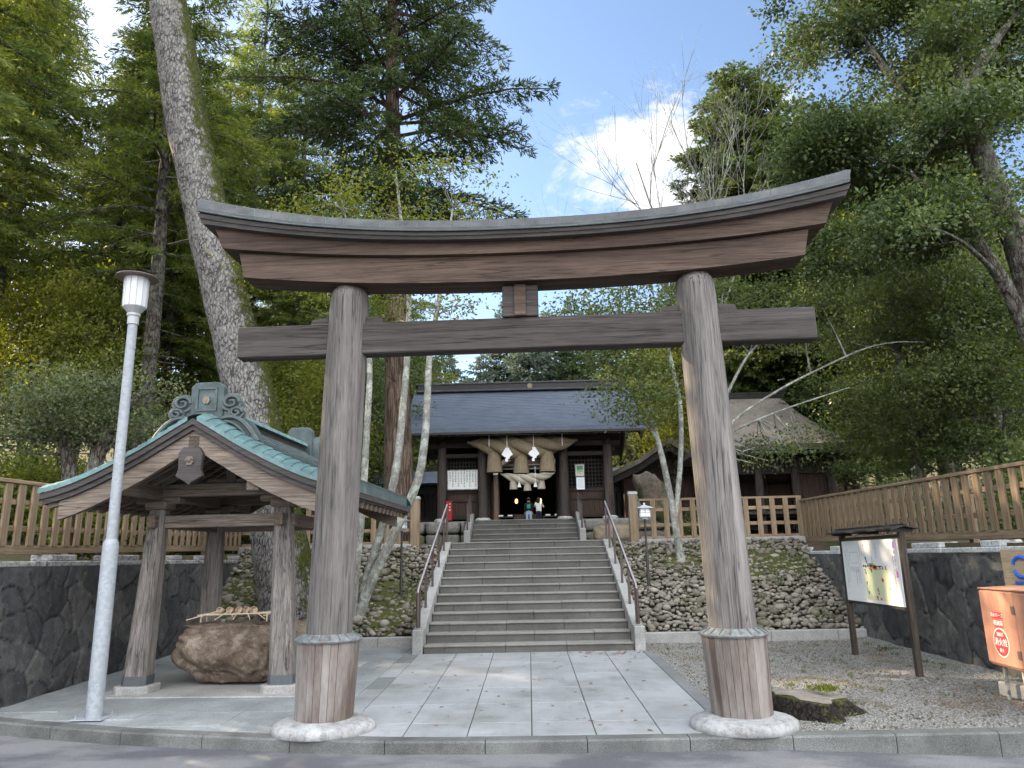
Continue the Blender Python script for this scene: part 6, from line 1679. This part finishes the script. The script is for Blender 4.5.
t = thing('yellow_fir', 'yellow green domed conifer standing behind the right end of the lintel', 'tree', (9.6, 29, 2.2))
conifer(t, 20.0, .38, 3.0, 4.9, 260, 507, L_fir2, B_dark, 22, (.22, .085), .22, .25, (0, 0), .42, tonebias=.0, twig=.25)
t = thing('pruned_tree', 'low wide pruned tree with short double trunk behind the left fence', 'tree', (-8.45, 14.0, 2.05)); 
S = [([(0, 0, -.3), (-.12, 0, .5), (-.18, 0, 1.5), (-.5, 0, 2.3), (-1.2, .1, 3.0)], [.24, .17, .14, .10, .03]), ([(.1, 0, -.3), (.16, 0, .6), (.22, 0, 1.6), (.6, .1, 2.4), (1.2, 0, 3.1)], [.22, .16, .13, .09, .03])]
broadleaf(t, S, [((-.1, 0, 2.75), (2.0, 1.5, .75), 1), ((-.9, -.3, 2.1), (1.2, 1.0, .4), .35), ((.9, .3, 2.1), (1.1, 1.0, .4), .3)], 190, 80, 508, L_grey, B_oak, cs=.22, lsz=(.07, .04), flat=.5, limbs=16, nmain=12)
t = thing('young_tree', 'bright yellow green young tree between pavilion roof and left torii pillar', 'tree', (-5.3, 19.2, 2.0))
broadleaf(t, [([(0, 0, -.3), (.1, 0, 1.2), (.0, 0, 2.4), (.1, 0, 4.0)], [.10, .08, .06, .02])], [((.1, 0, 2.6), (1.3, 1.1, 1.5), 1), ((.0, 0, 4.2), (.8, .8, .8), .3)], 110, 70, 509, L_lime, B_oak, cs=.24, lsz=(.10, .055), flat=.5, limbs=10, tonebias=.12)

# --- the woods: a few kinds, copied
protos = {}
def proto(kind, label, cat, fn, group):
    t = thing(kind, label, cat, (0, 0, 0), 0, group); fn(t); protos[label] = [t, False]; return label
PF = [proto('fir_tree', 'backlit yellow green fir of layered boughs in the wood on the left', 'tree', lambda t: conifer(t, 17, .24, 3.6, 3.1, 120, 601, L_fir, B_dark, 26, (.17, .036), .34, .10, (.3, 0), .62, tonebias=.10), 'firs in the left wood'),
      proto('fir_tree', 'tall backlit fir with bare lower trunk in the wood on the left', 'tree', lambda t: conifer(t, 21, .27, 7.0, 3.4, 120, 602, L_fir, B_oak, 26, (.18, .038), .36, .08, (-.4, .2), .55, tonebias=.04, dead=22), 'tall firs in the left wood'),
      proto('dark_conifer', 'dark green conifer standing far behind the shrine buildings', 'tree', lambda t: conifer(t, 18, .28, 2.0, 3.6, 150, 603, L_cedar, B_dark, 18, (.26, .075), .22, .2, (0, 0), .6, twig=.28, tonebias=.12), 'dark conifers behind the shrine')]
def bl(seed, ell, ncl, per, lm, cs, H0, r0, lsz=(.12, .065), flat=.6, tb=0., bo=0):
    def fn(t): broadleaf(t, [([(0, 0, -.3), (.1, 0, H0*.3), (-.1, .1, H0*.65), (.1, 0, H0)], [r0*1.4, r0, r0*.75, r0*.25])], ell, ncl, per, seed, lm, B_oak, cs=cs, lsz=lsz, flat=flat, limbs=18, nmain=10, tonebias=tb, boughs=bo, bs=.42)
    return fn
PB = [proto('evergreen_tree', 'dense dark evergreen broadleaf tree in the thicket behind the right fence', 'tree', bl(611, [((0, 0, 4.6), (2.5, 2.3, 2.6), 1), ((.6, 0, 7.0), (1.6, 1.6, 1.2), .4), ((-.7, 0, 2.4), (1.9, 1.7, 1.0), .4)], 300, 85, L_oak, .30, 7.0, .17, (.11, .06), tb=.10, bo=46), 'dark evergreens behind the right fence'),
      proto('evergreen_tree', 'mid green layered broadleaf tree in the thicket behind the right fence', 'tree', bl(612, [((0, 0, 3.8), (2.7, 2.3, .8), .8), ((.4, 0, 5.6), (2.4, 2.0, .8), .8), ((-.3, 0, 2.2), (2.0, 1.8, .6), .5), ((0, 0, 7.2), (1.6, 1.5, .7), .5)], 300, 75, L_mid, .28, 7.0, .14, (.11, .06), flat=.4, tb=.06, bo=50), 'layered trees behind the right fence'),
      proto('sunlit_tree', 'pale yellow green broadleaf tree catching light deep in the wood', 'tree', bl(613, [((0, 0, 5.2), (2.4, 2.2, 2.6), 1), ((.3, 0, 8.0), (1.5, 1.5, 1.2), .4)], 240, 75, L_lime, .38, 7.6, .15, (.14, .075)), 'pale broadleaf trees in the wood')]
PS = [proto('shrub', 'leafy yellow green shrub in the undergrowth behind the left fence', 'shrub', bl(621, [((0, 0, .9), (1.1, 1.0, .9), 1)], 90, 70, L_lime, .22, 1.2, .04, (.10, .055), .6, -.05), 'shrubs behind the left fence'),
      proto('shrub', 'dark green shrub in the undergrowth below the trees', 'shrub', bl(622, [((0, 0, .9), (1.2, 1.1, .9), 1)], 90, 70, L_mid, .22, 1.2, .04, (.10, .055), .6), 'dark shrubs below the trees'),
      proto('silver_tree', 'silvery green conifer behind the shrine gate roof', 'tree', lambda t: conifer(t, 14, .25, 1.5, 3.6, 120, 623, L_silver, B_dark, 14, (.30, .12), .15, .3, (0, 0), .5, twig=.32), 'silvery conifers behind the shrine')]
rp = np.random.default_rng(77)
def plant(lab, x, y, s=1., dz=0.):
    t, used = protos[lab]
    o = t if not used else copy_tree(t)
    protos[lab][1] = True
    o.location = (x, y, terr(x, y)-.05+dz); sc = s*rp.uniform(.92, 1.08); o.scale = (sc, sc, sc*rp.uniform(.93, 1.08)); o.rotation_euler = (0, 0, rp.uniform(0, 6.28))
for k, x, y, s in [(1,-11.35,22,1.05),(1,-16.7,20.5,1.15),(0,-14.6,25,1.),(0,-12.9,28,1.05),(0,-8.6,26.5,.85),(0,-6.2,31,1.0),(1,-19.5,26,1.1),(0,-22,22,1.0),(0,-10.5,35,1.0),(0,-14,41,.95),(0,-18.6,16.5,.9),(1,-12.2,13,1.0),(0,-8.2,45,1.1),(1,-13.4,33,1.25),(1,-18.6,34,1.3),(1,-15.8,29.5,1.1),(1,-9.6,30,1.15),(1,-21.5,29,1.2),(0,-15.4,34.5,1.5),(0,-12.4,25.2,1.0)]:
    plant(PF[k], x, y, s)
for x in np.arange(-27, 34, 4.2):
    plant(PF[2], x+rp.uniform(-1.3, 1.3), 66+rp.uniform(-3, 6), rp.uniform(.75, 1.15)); 
for x, y, s in ((-3.5, 61, 1.12), (.3, 60, 1.22), (-6.5, 60, 1.1), (2.2, 63, 1.3)): plant(PS[2], x, y, s)
for x, y, s in ((3.9, 59, .98), (-1.6, 63, 1.1), (7.4, 58, .95), (12.5, 44, .9), (17, 40, 1.), (21, 33, 1.0), (14.5, 34, 1.05), (-11, 54, 1.0), (20, 50, 1.1), (26, 42, 1.2), (-17, 57, 1.1)): plant(PF[2], x, y, s)
for k, x, y, s in [(1,9.9,19.4,1.0),(0,11.6,18.4,1.0),(1,13.4,21,1.15),(0,11.2,23.4,1.1),(1,12.6,27,1.25),(0,15.4,25,1.3),(1,11.4,13.4,.7),(0,6.9,33.5,1.1),(1,13,33,1.4),(0,17.5,31,1.4),(0,20.5,26,1.3),(1,4.4,32.5,.95),(0,-6.2,26.5,1.1),(1,-4.8,30.5,1.0),(0,-5.0,23.0,.8)]:
    plant(PB[k], x, y, s)
for x, y, s in [(15.8,28.5,1.75),(17.6,35,1.2),(-13.2,21.5,.8),(-8.4,31,1.0),(-16.5,24,.9),(-20,30,1.1),(5.6,28.2,.8),(-6.9,21.2,.75),(-11,27,.95),(-18,20,.85)]:
    plant(PB[2], x, y, s)
for k, x, y, s in [(0,-9.9,12.6,.9),(0,-8.0,16.4,1.),(0,-10.2,15.6,1.05),(0,-11.6,14.1,1.1),(0,-7.5,12.6,.7),(0,-12.8,16.4,1.1),(1,-9.2,18.2,1.2),(1,-7.3,18.6,1.1),(1,-6.0,20.4,1.2),(0,-11.2,18.6,1.1),(1,-13.5,20,1.2),(0,-15.4,18.2,1.2),(0,-9.1,10.9,.8),(0,-11.0,11.2,.9),(1,7.6,16.2,.7),(1,8.6,12.6,.8),(1,9.8,11.0,.9),(1,4.6,20.2,.55),(1,-4.2,20.4,.6),(0,-13.6,12.4,1.),(1,10.6,15.4,1.1),(1,12.2,16.4,1.2),(1,-8.6,22.4,1.3),(1,-10.6,20.9,1.2)]:
    plant(PS[k], x, y, s)
for k in list(protos):
    if not protos[k][1]:
        t = protos[k][0]
        for c in list(t.children): bpy.data.objects.remove(c)
        bpy.data.objects.remove(t)
# gaps in the crowns where low sunlight comes through to the forecourt
SUNW = np.array(sun_dir)
gaps = [((5.0, 10.6+.16*i, z), .26) for i in range(6) for z in (1.0, 1.3, 1.6, 1.9)] + [((5.17, 8.8+.2*i, z), .26) for i in range(3) for z in (.4, .75, 1.1)] + [((1.74, 7.90, z), .34) for z in (1.4, 1.8, 2.2, 2.6, 3.0, 3.4, 3.8)] + [((3.2+.5*i, 9.9+.25*i, .05), .22) for i in range(5)] + [((6.2, 9.6+.5*i, 2.5), .2) for i in range(5)] + [((5.0, 10.5, z), .16) for z in (.4, .9, 1.4, 1.85)]
bpy.context.view_layer.update()
for o in [q for q in bpy.data.objects if q.name.startswith('crown')]:
    me = o.data; n = len(me.vertices); co = np.empty(n*3, np.float32); me.vertices.foreach_get('co', co); mw = np.array(o.matrix_world)
    wc = co.reshape(-1, 3)[::4] @ mw[:3, :3].T + mw[:3, 3]; kill = np.zeros(len(wc), bool)
    for a, r in gaps:
        d = wc-np.array(a); tt = d @ SUNW; dd = ((d-tt[:, None]*SUNW)**2).sum(1); kill |= (dd < (r+.004*np.clip(tt, 0, 60))**2) & (tt > 0)
    if kill.any():
        keep = np.repeat(~kill, 4); V = co.reshape(-1, 3)[keep]; tn = np.empty(n, np.float32); me.attributes['tone'].data.foreach_get('value', tn)
        tmp = tri_mesh('crown', V, np.arange(len(V)).reshape(-1, 4), me.materials[0], tn[keep], False); o.data = tmp.data; bpy.data.objects.remove(tmp)
# small plants
def tuft(name, label, pts_, n, h_, m, cat, seed, wd=.006):
    rs = np.random.default_rng(seed); C, D, L = [], [], []
    for (x, y, z, r) in pts_:
        k = n; C.append(np.stack([x+rs.normal(0, r, k), y+rs.normal(0, r, k), np.full(k, z)], -1)); D.append(norm(np.stack([rs.normal(0, .45, k), rs.normal(0, .45, k), np.ones(k)], -1))); L.append(rs.uniform(.5, 1.2, k)*h_)
    C = np.concatenate(C); D = np.concatenate(D); L = np.concatenate(L)
    v, f, t_ = leaf_quads(C, D, L, np.full(len(L), wd)*rs.uniform(.7, 1.6, len(L)), rs.uniform(.2, .9, len(L)), rs)
    o = tri_mesh(name, v, f, m, t_, False); return tag(o, label, cat)
tuft('fern_tuft', 'bright green fern tuft growing on the old tree stump', [(3.14, 8.68, .20, .07)], 220, .07, L_lime, 'plant', 3, .016)
V_ = []
B_ = []
rsb9 = np.random.default_rng(19)
for i in range(420):
    x = rsb9.uniform(2.1, 6.0) if rsb9.random() < .55 else rsb9.uniform(-6.2, -2.2); y = rsb9.uniform(14.5, 17.5)
    if moss_mask(np.array([x]), np.array([y]))[0] > .05: B_.append((x, y, float(bank_z(x, y))+.01, .045))
o = tuft('bank_weeds', 'x', B_, 20, .085, L_grey, 'plant', 14, .018); o['kind'] = 'stuff'; del o['label']; del o['category']
rs9 = np.random.default_rng(9)
for i in range(90):
    y = rs9.uniform(8.2, 14.2); x = 5.95-abs(rs9.normal(0, .18)) if rs9.random() < .6 else rs9.uniform(2.2, 5.9); V_.append((x, y, gz(y), .03))
o = tuft('weeds', 'x', V_, 14, .05, L_mid, 'plant', 4, .010); o['kind'] = 'stuff'; del o['label']; del o['category']
